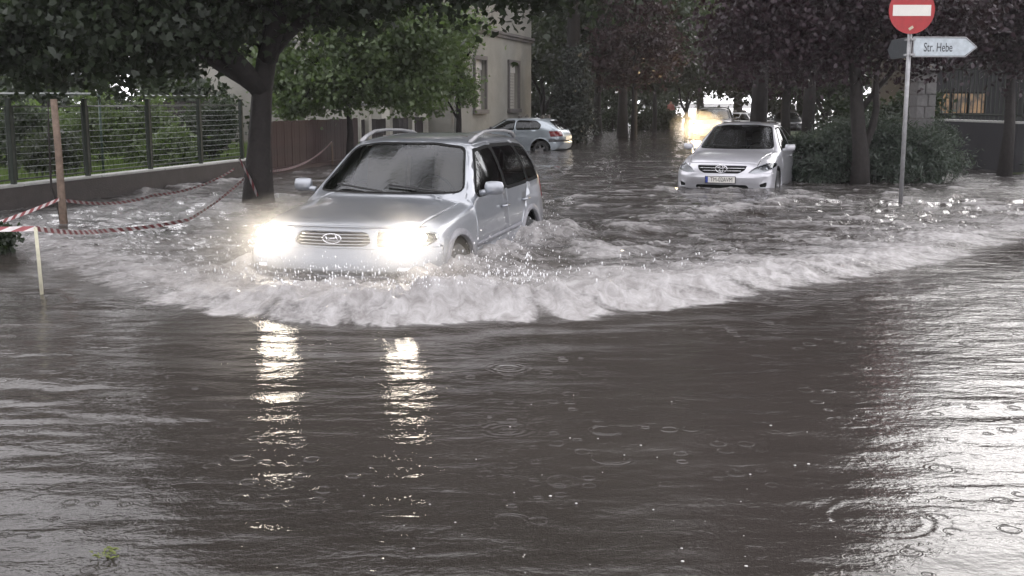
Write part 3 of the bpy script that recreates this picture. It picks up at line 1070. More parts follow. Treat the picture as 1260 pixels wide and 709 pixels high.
# control nets: rows are top centre, top mid, top edge, shoulder, mid side, sill, bottom centre
SUV_NET = [
 [(2.26,0,.56),(2.23,.42,.56),(2.13,.72,.555),(2.11,.735,.54),(2.10,.74,.50),(2.12,.71,.46),(2.24,0,.46)],
 [(2.25,0,.62),(2.22,.43,.62),(2.09,.76,.615),(2.02,.82,.58),(2.0,.835,.48),(2.04,.80,.36),(2.22,0,.32)],
 [(2.20,0,.72),(2.17,.43,.715),(2.04,.775,.70),(1.92,.865,.67),(1.88,.885,.52),(1.90,.85,.30),(2.15,0,.26)],
 [(2.17,0,.80),(2.14,.43,.795),(2.0,.77,.78),(1.88,.865,.73),(1.84,.892,.54),(1.86,.865,.28),(2.1,0,.25)],
 [(2.11,0,.92),(2.07,.43,.915),(1.90,.74,.895),(1.78,.85,.835),(1.72,.90,.58),(1.72,.88,.26),(1.9,0,.25)],
 [(1.98,0,.975),(1.94,.43,.97),(1.78,.72,.945),(1.62,.845,.885),(1.55,.905,.60),(1.55,.89,.26),(1.7,0,.25)],
 [(1.5,0,1.045),(1.47,.42,1.04),(1.35,.72,1.005),(1.25,.85,.945),(1.25,.905,.62),(1.25,.89,.26),(1.4,0,.25)],
 [(1.10,0,1.095),(1.06,.42,1.09),(.90,.735,1.055),(.86,.86,.99),(.90,.905,.64),(.9,.89,.26),(.9,0,.25)],
 [(1.02,0,1.13),(.98,.42,1.125),(.80,.74,1.10),(.76,.863,1.02),(.78,.906,.65),(.78,.89,.26),(.8,0,.25)],
 [(.27,0,1.585),(.24,.36,1.575),(.14,.60,1.54),(.22,.868,1.05),(.22,.907,.66),(.22,.89,.26),(.2,0,.25)],
 [(.12,0,1.622),(.09,.36,1.613),(.0,.615,1.572),(.05,.870,1.06),(.05,.907,.66),(.05,.89,.26),(0,0,.25)],
 [(-.7,0,1.665),(-.7,.38,1.655),(-.7,.635,1.605),(-.7,.875,1.08),(-.7,.907,.67),(-.7,.89,.26),(-.7,0,.25)],
 [(-1.72,0,1.63),(-1.7,.38,1.62),(-1.68,.615,1.57),(-1.66,.865,1.12),(-1.65,.905,.68),(-1.65,.88,.27),(-1.7,0,.26)],
 [(-1.96,0,1.58),(-1.94,.37,1.57),(-1.88,.58,1.525),(-1.90,.835,1.12),(-1.86,.892,.67),(-1.86,.865,.28),(-1.9,0,.27)],
 [(-2.17,0,1.14),(-2.16,.42,1.14),(-2.10,.70,1.12),(-2.04,.80,1.06),(-2.02,.87,.66),(-2.0,.845,.30),(-2.1,0,.30)],
 [(-2.23,0,.90),(-2.22,.45,.90),(-2.16,.74,.885),(-2.12,.80,.85),(-2.12,.84,.62),(-2.10,.81,.34),(-2.2,0,.32)],
 [(-2.26,0,.60),(-2.25,.45,.60),(-2.20,.74,.59),(-2.18,.77,.57),(-2.18,.78,.53),(-2.19,.76,.48),(-2.25,0,.46)],
]

COROLLA_NET = [
 [(2.27,0,.52),(2.24,.42,.52),(2.12,.68,.515),(2.10,.70,.50),(2.09,.705,.46),(2.11,.68,.42),(2.25,0,.42)],
 [(2.26,0,.58),(2.23,.42,.575),(2.08,.73,.565),(2.0,.79,.53),(1.98,.80,.44),(2.02,.77,.32),(2.23,0,.28)],
 [(2.23,0,.66),(2.19,.42,.655),(2.02,.745,.64),(1.90,.825,.60),(1.86,.84,.46),(1.88,.81,.26),(2.17,0,.22)],
 [(2.20,0,.72),(2.15,.42,.715),(1.96,.74,.70),(1.84,.83,.65),(1.80,.85,.48),(1.82,.825,.24),(2.1,0,.2)],
 [(2.13,0,.80),(2.07,.42,.795),(1.84,.70,.775),(1.70,.815,.72),(1.65,.865,.50),(1.65,.845,.22),(1.9,0,.2)],
 [(1.98,0,.86),(1.92,.42,.855),(1.68,.68,.835),(1.52,.81,.775),(1.50,.872,.54),(1.5,.86,.2),(1.7,0,.2)],
 [(1.55,0,.935),(1.50,.41,.925),(1.35,.67,.895),(1.22,.815,.83),(1.2,.876,.57),(1.2,.862,.2),(1.4,0,.2)],
 [(1.12,0,.985),(1.06,.41,.975),(.90,.68,.94),(.86,.82,.87),(.9,.878,.60),(.9,.865,.2),(.9,0,.2)],
 [(1.03,0,1.01),(.98,.41,1.0),(.78,.685,.965),(.74,.825,.89),(.76,.879,.61),(.78,.866,.2),(.8,0,.2)],
 [(.18,0,1.415),(.15,.34,1.40),(.04,.55,1.365),(.2,.835,.92),(.2,.88,.62),(.2,.866,.2),(.2,0,.2)],
 [(.02,0,1.45),(-.01,.34,1.435),(-.12,.565,1.395),(0,.838,.93),(0,.88,.62),(0,.866,.2),(0,0,.2)],
 [(-.6,0,1.47),(-.6,.35,1.455),(-.6,.575,1.41),(-.6,.84,.95),(-.6,.88,.63),(-.6,.866,.2),(-.6,0,.2)],
 [(-1.15,0,1.42),(-1.13,.34,1.405),(-1.08,.55,1.36),(-1.15,.835,.97),(-1.15,.878,.64),(-1.15,.86,.2),(-1.2,0,.2)],
 [(-1.75,0,1.09),(-1.72,.40,1.085),(-1.62,.66,1.06),(-1.55,.82,.98),(-1.55,.872,.64),(-1.55,.855,.22),(-1.6,0,.2)],
 [(-1.88,0,1.065),(-1.86,.42,1.06),(-1.80,.69,1.03),(-1.76,.80,.97),(-1.76,.86,.64),(-1.76,.84,.24),(-1.8,0,.22)],
 [(-2.18,0,1.04),(-2.16,.42,1.035),(-2.08,.68,1.01),(-2.0,.77,.95),(-2.0,.82,.64),(-2.0,.80,.28),(-2.1,0,.25)],
 [(-2.24,0,.85),(-2.22,.42,.85),(-2.14,.68,.84),(-2.10,.745,.80),(-2.1,.775,.6),(-2.1,.76,.34),(-2.2,0,.3)],
 [(-2.27,0,.56),(-2.26,.42,.56),(-2.18,.68,.56),(-2.16,.70,.54),(-2.16,.70,.5),(-2.17,.68,.44),(-2.25,0,.44)],
]

HATCH_NET = [
 [(1.91,0,.50),(1.88,.40,.50),(1.78,.64,.495),(1.77,.65,.48),(1.76,.655,.44),(1.78,.63,.40),(1.89,0,.40)],
 [(1.89,0,.60),(1.86,.40,.595),(1.70,.68,.58),(1.62,.74,.54),(1.60,.75,.44),(1.64,.72,.30),(1.86,0,.26)],
 [(1.84,0,.70),(1.80,.40,.695),(1.62,.69,.68),(1.52,.765,.62),(1.50,.78,.48),(1.50,.75,.24),(1.8,0,.22)],
 [(1.70,0,.79),(1.66,.40,.785),(1.48,.66,.765),(1.36,.76,.71),(1.35,.80,.52),(1.35,.78,.22),(1.5,0,.2)],
 [(1.30,0,.87),(1.26,.40,.865),(1.12,.64,.84),(1.05,.765,.79),(1.05,.81,.56),(1.05,.795,.2),(1.2,0,.2)],
 [(.95,0,.93),(.90,.40,.92),(.76,.66,.89),(.72,.775,.83),(.74,.815,.58),(.74,.80,.2),(.8,0,.2)],
 [(.87,0,.96),(.82,.40,.95),(.66,.665,.92),(.62,.78,.85),(.64,.816,.58),(.64,.80,.2),(.7,0,.2)],
 [(.22,0,1.28),(.19,.33,1.27),(.10,.53,1.235),(.2,.785,.88),(.2,.816,.59),(.2,.80,.2),(.2,0,.2)],
 [(.06,0,1.315),(.03,.33,1.305),(-.04,.545,1.265),(0,.786,.89),(0,.816,.59),(0,.80,.2),(0,0,.2)],
 [(-.6,0,1.33),(-.6,.34,1.32),(-.6,.56,1.28),(-.6,.788,.92),(-.6,.816,.6),(-.6,.80,.2),(-.6,0,.2)],
 [(-1.15,0,1.31),(-1.15,.33,1.30),(-1.12,.54,1.26),(-1.15,.78,.95),(-1.15,.813,.6),(-1.15,.795,.2),(-1.2,0,.2)],
 [(-1.38,0,1.27),(-1.37,.32,1.26),(-1.34,.50,1.225),(-1.45,.755,.97),(-1.42,.80,.62),(-1.42,.78,.24),(-1.4,0,.22)],
 [(-1.78,0,.96),(-1.77,.38,.955),(-1.73,.60,.94),(-1.68,.71,.88),(-1.66,.755,.62),(-1.66,.735,.28),(-1.7,0,.26)],
 [(-1.88,0,.78),(-1.87,.40,.78),(-1.81,.63,.77),(-1.77,.70,.72),(-1.77,.72,.58),(-1.78,.70,.34),(-1.86,0,.30)],
 [(-1.92,0,.50),(-1.91,.40,.50),(-1.85,.62,.50),(-1.83,.65,.48),(-1.83,.65,.45),(-1.84,.63,.42),(-1.9,0,.42)],
]


def side(s, z=0.0):
    return lambda c, n: c.y * s > 0.45 and n.y * s > 0.12 and c.z > z


FRONTF = lambda c, n: c.x > 1.0 and n.x > 0.02
REARF = lambda c, n: c.x < -0.9 and n.x < -0.02
UP = lambda c, n: n.z > 0.15


def strip(p, q, wd=0.007):
    d = Vector((q[0] - p[0], q[1] - p[1])).normalized()
    nn = Vector((-d.y, d.x)) * wd / 2
    return [(p[0] - nn.x, p[1] - nn.y), (q[0] - nn.x, q[1] - nn.y), (q[0] + nn.x, q[1] + nn.y), (p[0] + nn.x, p[1] + nn.y)]


def window(S, name, poly, plane, cond, seal=0.018):
    S.cut('seal', inset(poly, -seal), plane, cond)
    S.cut(name, poly, plane, cond, src=('seal',))


def set_windows(S, t, defs, tint='glass'):
    for name, tags, cond in defs:
        S.piece(name, tags, M['windscreen' if 'wind' in tags[0] else tint], t, push=-0.006, cond=cond)


def make_suv(name, label, cat, pos, ang, gz, pm, full=True, lamp='lamp_on'):
    t = thing(name, label, cat, (pos[0], pos[1], gz), ang)
    S = Shell(SUV_NET)
    wx = (1.33, -1.29); wr = 0.355
    for s in (1, -1):
        for x in wx:
            S.cut('hole', ell(x, wr + .01, 0.43, 0.43), 'xz', side(s))
    S.drop('hole')
    window(S, 'windscreen', rpoly([(-.73, 1.145), (.73, 1.145), (.575, 1.535), (0.3, 1.575), (-0.3, 1.575), (-.575, 1.535)], .06), 'yz', lambda c, n: c.x > .05 and n.x > .2 and c.z > 1.1)
    window(S, 'rear_window', rpoly([(-.62, 1.17), (.62, 1.17), (.50, 1.50), (-.50, 1.50)], .06), 'yz', REARF)
    fd = rpoly([(.60, 1.105), (.10, 1.50), (-.30, 1.53), (-.30, 1.12)], .04)
    rd = rpoly([(-.37, 1.12), (-.37, 1.53), (-1.16, 1.52), (-1.20, 1.13)], .05)
    qd = rpoly([(-1.26, 1.135), (-1.24, 1.515), (-1.62, 1.48), (-1.84, 1.20), (-1.80, 1.15)], .05)
    for s in (1, -1):
        S.cut('seal', [(-.28, 1.10), (-.28, 1.555), (-1.30, 1.54), (-1.34, 1.11)], 'xz', side(s, 1.0))
        window(S, 'front_side_window', fd, 'xz', side(s, 1.0), .03)
        window(S, 'rear_side_window', rd, 'xz', side(s, 1.0), .035)
        window(S, 'quarter_window', qd, 'xz', side(s, 1.0), .035)
    grille = rpoly([(-.36, .80), (-.31, .885), (.31, .885), (.36, .80), (.30, .765), (-.30, .765)], .03)
    S.cut('grille', grille, 'yz', FRONTF)
    S.cut('intake', rpoly([(-.5, .33), (-.46, .48), (.46, .48), (.5, .33)], .04), 'yz', FRONTF)
    for s in (1, -1):
        hl = rpoly([(s * .40, .765), (s * .385, .90), (s * .66, .905), (s * .83, .87), (s * .86, .80), (s * .78, .755)], .035)
        if s < 0: hl = hl[::-1]
        S.cut('headlight', hl, 'yz', FRONTF)
        S.cut('foglight', rpoly([(s * .60, .50), (s * .60, .60), (s * .76, .59), (s * .74, .50)][::s], .03), 'yz', FRONTF)
        S.cut('tail_light', rpoly([(-1.94, .88), (-1.90, 1.12), (-2.12, 1.12), (-2.3, .88)], .03), 'xz', side(s))
        # bumper, cladding, panel gaps
        S.cut('cladding', [(2.4, .20), (2.4, .52), (1.70, .52), (1.70, .20)], 'xz', lambda c, n: n.x > -2 and c.y * s > 0 and c.x > 1.6)
        S.cut('cladding', [(1.0, .20), (.98, .40), (-.88, .40), (-.90, .20)], 'xz', side(s))
        S.cut('cladding', [(-1.70, .20), (-1.70, .48), (-2.4, .48), (-2.4, .20)], 'xz', lambda c, n: c.y * s > 0)
        S.cut('cladding', [(.82, .62), (-.83, .66), (-.83, .70), (.82, .66)], 'xz', side(s))
        for x in wx:
            S.cut('arch_flare', ell(x, wr + .01, 0.49, 0.49), 'xz', side(s), src=(0, 'cladding'))
        for pq in (((.80, .35), (.80, 1.07)), ((-.335, .35), (-.335, 1.10)), ((.80, .35), (-.86, .35)), ((-1.02, .86), (-1.22, 1.10))):
            S.cut('gap', strip(*pq), 'xz', side(s), src=(0, 'cladding'))
    for s in (1, -1):
        S.cut('gap', strip((2.02, s * .70), (.98, s * .745)), 'xy', lambda c, n: UP(c, n) and c.x > .9 and c.z < 1.1)
    S.cut('gap', strip((-.74, .92), (.74, .92), .008), 'yz', FRONTF)
    S.cut('hood', [(2.3, -.695), (2.3, .695), (.95, .74), (.95, -.74)], 'xy', lambda c, n: UP(c, n) and c.x > .9 and c.z > .922 and c.z < 1.125)
    S.cut('front_bumper', [(-1, .52), (1, .52), (1, .745), (-1, .745)], 'yz', lambda c, n: c.x > 1.78 and n.x > -.2)
    for s in (1, -1):
        S.cut('front_door', [(.80, .35), (.80, 1.08), (.12, 1.56), (-.335, 1.58), (-.335, .35)], 'xz', side(s))
        S.cut('rear_door', [(-.335, .35), (-.335, 1.58), (-1.2, 1.56), (-1.24, 1.10), (-.86, .70), (-.86, .35)], 'xz', side(s))
    S.finish()
    S.piece('body', (0,), M[pm], t, thick=0.02)
    S.piece('hood', ('hood',), M[pm], t, thick=0.02)
    S.piece('front_bumper', ('front_bumper',), M[pm], t, push=0.004, thick=0.02)
    for s in (1, -1):
        cs = (lambda c, s=s: c.y * s > 0)
        d1 = S.piece('door', ('front_door',), M[pm], t, cond=cs, thick=0.02)
        d2 = S.piece('door', ('rear_door',), M[pm], t, cond=cs, thick=0.02)
        for (x, d) in ((-.18, d1), (-1.02, d2)):
            bm = bmesh.new(); tube(bm, [(x - .1, s * .895, .93), (x - .08, s * .93, .935), (x + .08, s * .93, .935), (x + .1, s * .895, .93)], .014, 8)
            obj('door_handle', bm, M[pm], d, smooth=True)
        S.piece('side_window', ('front_side_window',), M['glass'], t, push=-.006, cond=cs)
        S.piece('side_window', ('rear_side_window',), M['glass'], t, push=-.006, cond=cs)
        S.piece('side_window', ('quarter_window',), M['glass'], t, push=-.006, cond=cs)
        hl = S.piece('headlight', ('headlight',), M['lamp_clear'], t, push=0.004, cond=cs)
        bm = bmesh.new()
        vs = bmesh.ops.create_uvsphere(bm, u_segments=24, v_segments=12, radius=1, matrix=Matrix.Translation((1.978, s * .61, .84)) @ Matrix.Diagonal((.06, .19, .072, 1)))
        obj('lamp_bulb', bm, M[lamp], hl, smooth=True)
        S.piece('fog_light', ('foglight',), M['chrome'], t, push=-.01, cond=cs)
        S.piece('tail_light', ('tail_light',), M['taillight'], t, push=0.006, cond=cs, thick=.02)
        mirror(t, .58, s * .90, 1.15, s, M[pm])
        bm = bmesh.new()
        pts = [(.02, s * .59, 1.585), (-.14, s * .60, 1.635), (-.40, s * .61, 1.682), (-.75, s * .615, 1.690), (-1.2, s * .61, 1.678), (-1.55, s * .595, 1.65), (-1.72, s * .585, 1.60)]
        tube(bm, pts, [.024, .022, .018, .016, .016, .020, .024], 8)
        obj('roof_rail', bm, M['pole'] if pm == 'silver' else M['iron'], t, smooth=True)
        for x in wx: wheel(t, x, s * .78, wr, s, .22)
    S.piece('windscreen', ('windscreen',), M['windscreen'], t, push=-.006)
    S.piece('rear_window', ('rear_window',), M['glass'], t, push=-.006)
    S.piece('window_seal', ('seal',), M['gap'], t, push=-.001)
    S.islands('cladding', ('cladding',), M['cladding'], t, push=.008, thick=.02)
    S.islands('arch_flare', ('arch_flare',), M['cladding'], t, push=.014, thick=.04)
    S.piece('panel_gap', ('gap',), M['gap'], t, push=-.008)['kind'] = 'stuff'
    S.piece('air_intake', ('intake',), M['gap'], t, push=-.03)
    g = S.piece('grille', ('grille',), M['gap'], t, push=-.035)
    for k in range(4):
        z = .778 + k * .027
        w2 = .33 - abs(k - 1.2) * .012
        bm = bmesh.new()
        tube(bm, [(2.158 - .09 * (u * w2 / .43) ** 2 - (z - .8) * .45, u * w2, z) for u in np.linspace(-1, 1, 9)], .0065, 6)
        obj('slat', bm, M['alloy'], g, smooth=True)
    bm = bmesh.new()
    c = (2.155, 0, .825)
    tube(bm, [(c[0], .085 * math.cos(a), c[2] + .042 * math.sin(a)) for a in np.linspace(0, 2 * math.pi, 25)], .008, 6, cap=False)
    tube(bm, [(c[0], -.035, c[2] - .030), (c[0], -.055, c[2] + .020)], .009, 6)
    tube(bm, [(c[0], .055, c[2] - .020), (c[0], .035, c[2] + .030)], .009, 6)
    tube(bm, [(c[0], -.045, c[2] - .008), (c[0], .045, c[2] + .008)], .009, 6)
    obj('emblem', bm, M['chrome'], g, smooth=True)
    for (y0, y1) in ((.62, .02), (.02, -.52)):
        bm = bmesh.new(); tube(bm, [(1.02 - .18 * y0 ** 2, y0, 1.15), (.92 - .12 * y1 ** 2, y1 + .03, 1.205)], .010, 6)
        obj('wiper', bm, M['rubber'], t)
    lower_trim(t, wx, .44, .90)
    cabin(t, 1.0, -1.9, .85, .68, 1.6, [(.05, .38), (.05, -.38), (-.85, .38), (-.85, -.38)])
    return t


def text_mesh(name, body, size, material, parent, Mx, sx=1.0, ext=0.002, align='CENTER'):
    cu = bpy.data.curves.new(name, 'FONT')
    cu.body = body; cu.size = size; cu.extrude = ext; cu.align_x = align; cu.align_y = 'CENTER'
    tmp = bpy.data.objects.new(name, cu)
    C.objects.link(tmp)
    dg = bpy.context.evaluated_depsgraph_get()
    me = bpy.data.meshes.new_from_object(tmp.evaluated_get(dg))
    bpy.data.objects.remove(tmp)
    me.transform(Mx @ Matrix.Diagonal((sx, 1, 1, 1)))
    me.name = name
    me.materials.clear()
    return link(name, me, material, parent)


def make_corolla(pos, ang, gz):
    t = thing('parked_sedan', 'pale silver sedan with licence plate, standing in the flood beside the juniper bush', 'car', (pos[0], pos[1], gz), ang)
    S = Shell(COROLLA_NET)
    wx = (1.30, -1.30); wr = 0.315
    for s in (1, -1):
        for x in wx: S.cut('hole', ell(x, wr + .01, .385, .385), 'xz', side(s))
    S.drop('hole')
    window(S, 'windscreen', rpoly([(-.67, 1.005), (.67, 1.005), (.53, 1.37), (.28, 1.405), (-.28, 1.405), (-.53, 1.37)], .05), 'yz', lambda c, n: c.x > -.05 and n.x > .2 and c.z > .97)
    window(S, 'rear_window', rpoly([(-.60, 1.11), (.60, 1.11), (.48, 1.36), (-.48, 1.36)], .05), 'yz', REARF)
    fd = rpoly([(.56, .965), (-.02, 1.345), (-.33, 1.36), (-.33, .985)], .04)
    rd = rpoly([(-.39, .985), (-.39, 1.36), (-.98, 1.335), (-1.35, 1.04), (-1.32, 1.01)], .05)
    for s in (1, -1):
        window(S, 'front_side_window', fd, 'xz', side(s, .85), .02)
        window(S, 'rear_side_window', rd, 'xz', side(s, .85), .02)
    S.cut('grille', rpoly([(-.44, .74), (-.40, .655), (-.30, .60), (.30, .60), (.40, .655), (.44, .74)][::-1], .03), 'yz', FRONTF)
    S.cut('intake', rpoly([(-.48, .33), (-.44, .395), (.44, .395), (.48, .33)], .03), 'yz', FRONTF)
    for s in (1, -1):
        hl = [(s * .46, .615), (s * .56, .705), (s * .74, .775), (s * .84, .765), (s * .85, .70), (s * .76, .635), (s * .62, .60)]
        S.cut('headlight', rpoly(hl if s > 0 else hl[::-1], .03), 'yz', FRONTF)
        fg = [(s * .66, .35), (s * .65, .41), (s * .77, .45), (s * .77, .36)]
        S.cut('foglight', rpoly(fg if s > 0 else fg[::-1], .03), 'yz', FRONTF)
        S.cut('tail_light', rpoly([(-1.95, .78), (-1.90, .98), (-2.3, .98), (-2.3, .78)], .03), 'xz', side(s))
        for pq in (((.82, .28), (.80, .93)), ((-.36, .28), (-.36, .97)), ((.82, .28), (-.86, .28)), ((-.98, .70), (-1.15, .97))):
            S.cut('gap', strip(*pq, .009), 'xz', side(s))
        S.cut('gap', strip((2.05, s * .60), (.98, s * .70), .009), 'xy', lambda c, n: UP(c, n) and c.x > .9 and c.z < 1.0)
        S.cut('front_door', [(.82, .28), (.80, .95), (.0, 1.40), (-.36, 1.40), (-.36, .28)], 'xz', side(s))
        S.cut('rear_door', [(-.36, .28), (-.36, 1.40), (-1.0, 1.39), (-1.2, .97), (-.86, .60), (-.86, .28)], 'xz', side(s))
    S.cut('hood', [(2.3, -.60), (2.3, .60), (.95, .70), (.95, -.70)], 'xy', lambda c, n: UP(c, n) and c.x > .9 and c.z > .78 and c.z < .998)
    S.cut('front_bumper', [(-1, .2), (1, .2), (1, .60), (-1, .60)], 'yz', lambda c, n: c.x > 1.78 and n.x > -.2)
    S.finish()
    pm = 'pale'
    S.piece('body', (0,), M[pm], t, thick=.02)
    S.piece('hood', ('hood',), M[pm], t, thick=.02)
    fb = S.piece('front_bumper', ('front_bumper',), M[pm], t, push=.003, thick=.02)
    for s in (1, -1):
        cs = (lambda c, s=s: c.y * s > 0)
        d1 = S.piece('door', ('front_door',), M[pm], t, cond=cs, thick=.02)
        d2 = S.piece('door', ('rear_door',), M[pm], t, cond=cs, thick=.02)
        for (x, d) in ((-.2, d1), (-1.02, d2)):
            bm = bmesh.new(); tube(bm, [(x - .1, s * .865, .83), (x - .08, s * .90, .835), (x + .08, s * .90, .835), (x + .1, s * .865, .83)], .014, 8)
            obj('door_handle', bm, M[pm], d, smooth=True)
        S.piece('side_window', ('front_side_window',), M['glass'], t, push=-.006, cond=cs)
        S.piece('side_window', ('rear_side_window',), M['glass'], t, push=-.006, cond=cs)
        hl = S.piece('headlight', ('headlight',), M['lamp_clear'], t, push=.003, cond=cs)
        S.piece('housing', ('headlight',), M['alloy'], hl, push=-.05, cond=cs)
        for (yy, zz, rr) in ((.66, .675, .042), (.76, .70, .034)):
            bm = bmesh.new()
            x = 1.985 if yy < .7 else 1.90
            lathe(bm, [(0.001, x - .06), (rr * .6, x - .05), (rr, x), (rr * 1.05, x)], 18, 'x', (0, s * yy, zz))
            obj('reflector', bm, M['chrome'], hl, smooth=True)
        S.piece('fog_light', ('foglight',), M['gap'], t, push=-.02, cond=cs)
        S.piece('tail_light', ('tail_light',), M['taillight'], t, push=.004, cond=cs)
        mirror(t, .52, s * .85, .99, s, M[pm], (.12, .2, .13))
        for x in wx: wheel(t, x, s * .76, wr, s, .2)
    S.piece('windscreen', ('windscreen',), M['windscreen'], t, push=-.006)
    S.piece('rear_window', ('rear_window',), M['windscreen'], t, push=-.006)
    S.piece('window_seal', ('seal',), M['gap'], t, push=-.001)
    S.piece('panel_gap', ('gap',), M['gap'], t, push=-.008)['kind'] = 'stuff'
    S.piece('air_intake', ('intake',), M['gap'], t, push=-.03)
    g = S.piece('grille', ('grille',), M['gap'], t, push=-.03)
    for k in range(2):
        z = .645 + k * .047
        w2 = (.34, .40)[k]
        bm = bmesh.new()
        tube(bm, [(2.215 - .17 * (u * w2) ** 2 * 1.6 - (z - .62) * .3, u * w2, z) for u in np.linspace(-1, 1, 9)], .007, 6)
        obj('slat', bm, M['chrome'], g, smooth=True)
    bm = bmesh.new()
    c = (2.225, 0, .685)
    for (rx, rz, cz) in ((.10, .068, -.005), (.03, .065, -.005), (.065, .024, .028)):
        tube(bm, [(c[0] - .01, rx * math.cos(a), c[2] + cz + rz * math.sin(a)) for a in np.linspace(0, 2 * math.pi, 25)], .008, 6, cap=False)
    obj('emblem', bm, M['chrome'], g, smooth=True)
    # licence plate
    lp = bpy.data.objects.new('license_plate', None); C.objects.link(lp); lp.parent = t; lp.location = (2.285, 0, .49)
    bm = bmesh.new(); bx(bm, (0, 0, 0), (.012, .54, .125)); obj('plate_frame', bm, M['gap'], lp, bevel=.004)
    bm = bmesh.new(); bx(bm, (.008, 0, 0), (.006, .515, .105)); obj('plate_face', bm, M['signwhite'], lp)
    bm = bmesh.new(); bx(bm, (.0125, -.235, 0), (.004, .042, .103)); obj('blue_band', bm, M['blue'], lp)
    text_mesh('plate_text', 'TM-02AVM', .108, M['ink'], lp, Matrix.Translation((.012, .022, 0)) @ Matrix.Rotation(R(90), 4, 'Z') @ Matrix.Rotation(R(90), 4, 'X'), .76)
    for (y0, y1) in ((.56, .02), (.02, -.48)):
        bm = bmesh.new(); tube(bm, [(1.03 - .2 * y0 ** 2, y0, 1.02), (.93 - .12 * y1 ** 2, y1 + .03, 1.06)], .009, 6)
        obj('wiper', bm, M['rubber'], t)
    lower_trim(t, wx, .395, .86)
    cabin(t, .95, -1.5, .80, .50, 1.4, [(.0, .36), (.0, -.36), (-.85, .36), (-.85, -.36)])
    return t


def make_hatch(name, label, pos, ang, gz, pm):
    t = thing(name, label, 'car', (pos[0], pos[1], gz), ang)
    S = Shell(HATCH_NET)
    wx = (1.22, -1.22); wr = 0.285
    for s in (1, -1):
        for x in wx: S.cut('hole', ell(x, wr + .02, .355, .355), 'xz', side(s))
    S.drop('hole')
    window(S, 'windscreen', rpoly([(-.63, .955), (.63, .955), (.50, 1.24), (-.50, 1.24)], .05), 'yz', lambda c, n: c.x > .0 and n.x > .2 and c.z > .93)
    window(S, 'rear_window', rpoly([(-.52, .97), (.52, .97), (.43, 1.22), (-.43, 1.22)], .06), 'yz', REARF)
    fd = rpoly([(.52, .93), (.06, 1.215), (-.26, 1.23), (-.26, .94)], .04)
    rd = rpoly([(-.34, .94), (-.34, 1.235), (-1.0, 1.225), (-1.20, 1.09), (-1.16, .965)], .10, 5)
    for s in (1, -1):
        window(S, 'front_side_window', fd, 'xz', side(s, .85), .02)
        window(S, 'rear_side_window', rd, 'xz', side(s, .85), .02)
        S.cut('tail_light', rpoly([(-1.56, .72), (-1.50, .90), (-1.9, .90), (-1.9, .74)], .02), 'xz', side(s))
        hl = [(s * .42, .60), (s * .42, .70), (s * .66, .69), (s * .72, .62)]
        S.cut('headlight', rpoly(hl if s > 0 else hl[::-1], .03), 'yz', FRONTF)
        for pq in (((.66, .28), (.64, .90)), ((-.30, .28), (-.30, .93)), ((.66, .28), (-.30, .28))):
            S.cut('gap', strip(*pq, .012), 'xz', side(s))
        S.cut('bump_strip', [(-1.50, .56), (-1.50, .62), (-2, .62), (-2, .56)], 'xz', lambda c, n: c.y * s > -.01)
        for x in wx: S.cut('arch_flare', ell(x, wr + .02, .385, .385), 'xz', side(s), src=(0,))
        S.cut('front_door', [(.66, .28), (.64, .93), (.05, 1.26), (-.30, 1.27), (-.30, .28)], 'xz', side(s))
    S.cut('intake', rpoly([(-.40, .32), (-.40, .42), (.40, .42), (.40, .32)], .03), 'yz', FRONTF)
    S.cut('grille', rpoly([(-.2, .60), (-.2, .66), (.2, .66), (.2, .60)], .02), 'yz', FRONTF)
    S.finish()
    S.piece('body', (0,), M[pm], t, thick=.02)
    for s in (1, -1):
        cs = (lambda c, s=s: c.y * s > 0)
        d = S.piece('door', ('front_door',), M[pm], t, cond=cs, thick=.02)
        bm = bmesh.new(); bx(bm, (-.16, s * .802, .82), (.16, .03, .045)); obj('door_handle', bm, M['gap'], d, bevel=.008)
        S.piece('side_window', ('front_side_window',), M['glass'], t, push=-.006, cond=cs)
        S.piece('side_window', ('rear_side_window',), M['glass'], t, push=-.006, cond=cs)
        S.piece('headlight', ('headlight',), M['lamp_clear'], t, push=.003, cond=cs)
        S.piece('housing', ('headlight',), M['chrome'], t, push=-.02, cond=cs)
        S.piece('tail_light', ('tail_light',), M['taillight'], t, push=.006, cond=cs)
        mirror(t, .50, s * .78, .97, s, M['plastic'], (.1, .17, .11))
        for x in wx: wheel(t, x, s * .70, wr, s, .17)
    S.piece('windscreen', ('windscreen',), M['windscreen'], t, push=-.006)
    S.piece('rear_window', ('rear_window',), M['glass'], t, push=-.006)
    S.piece('window_seal', ('seal',), M['gap'], t)
    S.piece('panel_gap', ('gap',), M['gap'], t, push=-.008)['kind'] = 'stuff'
    S.piece('bumper_strip', ('bump_strip',), M['plastic'], t, push=.008, thick=.02)
    S.islands('arch_flare', ('arch_flare',), M[pm], t, push=.012, thick=.03)
    S.piece('grille', ('grille', 'intake'), M['gap'], t, push=-.01)
    bm = bmesh.new(); tube(bm, [(-1.62, -.1, 1.08), (-1.50, .25, 1.17)], .012, 6); obj('rear_wiper', bm, M['rubber'], t)
    bm = bmesh.new(); bx(bm, (-1.915, 0, .66), (.01, .5, .11)); obj('license_plate', bm, M['signwhite'], t)
    lower_trim(t, wx, .365, .80)
    cabin(t, .85, -1.3, .76, .46, 1.25, [(.0, .34), (.0, -.34), (-.78, .3), (-.78, -.3)])
    return t


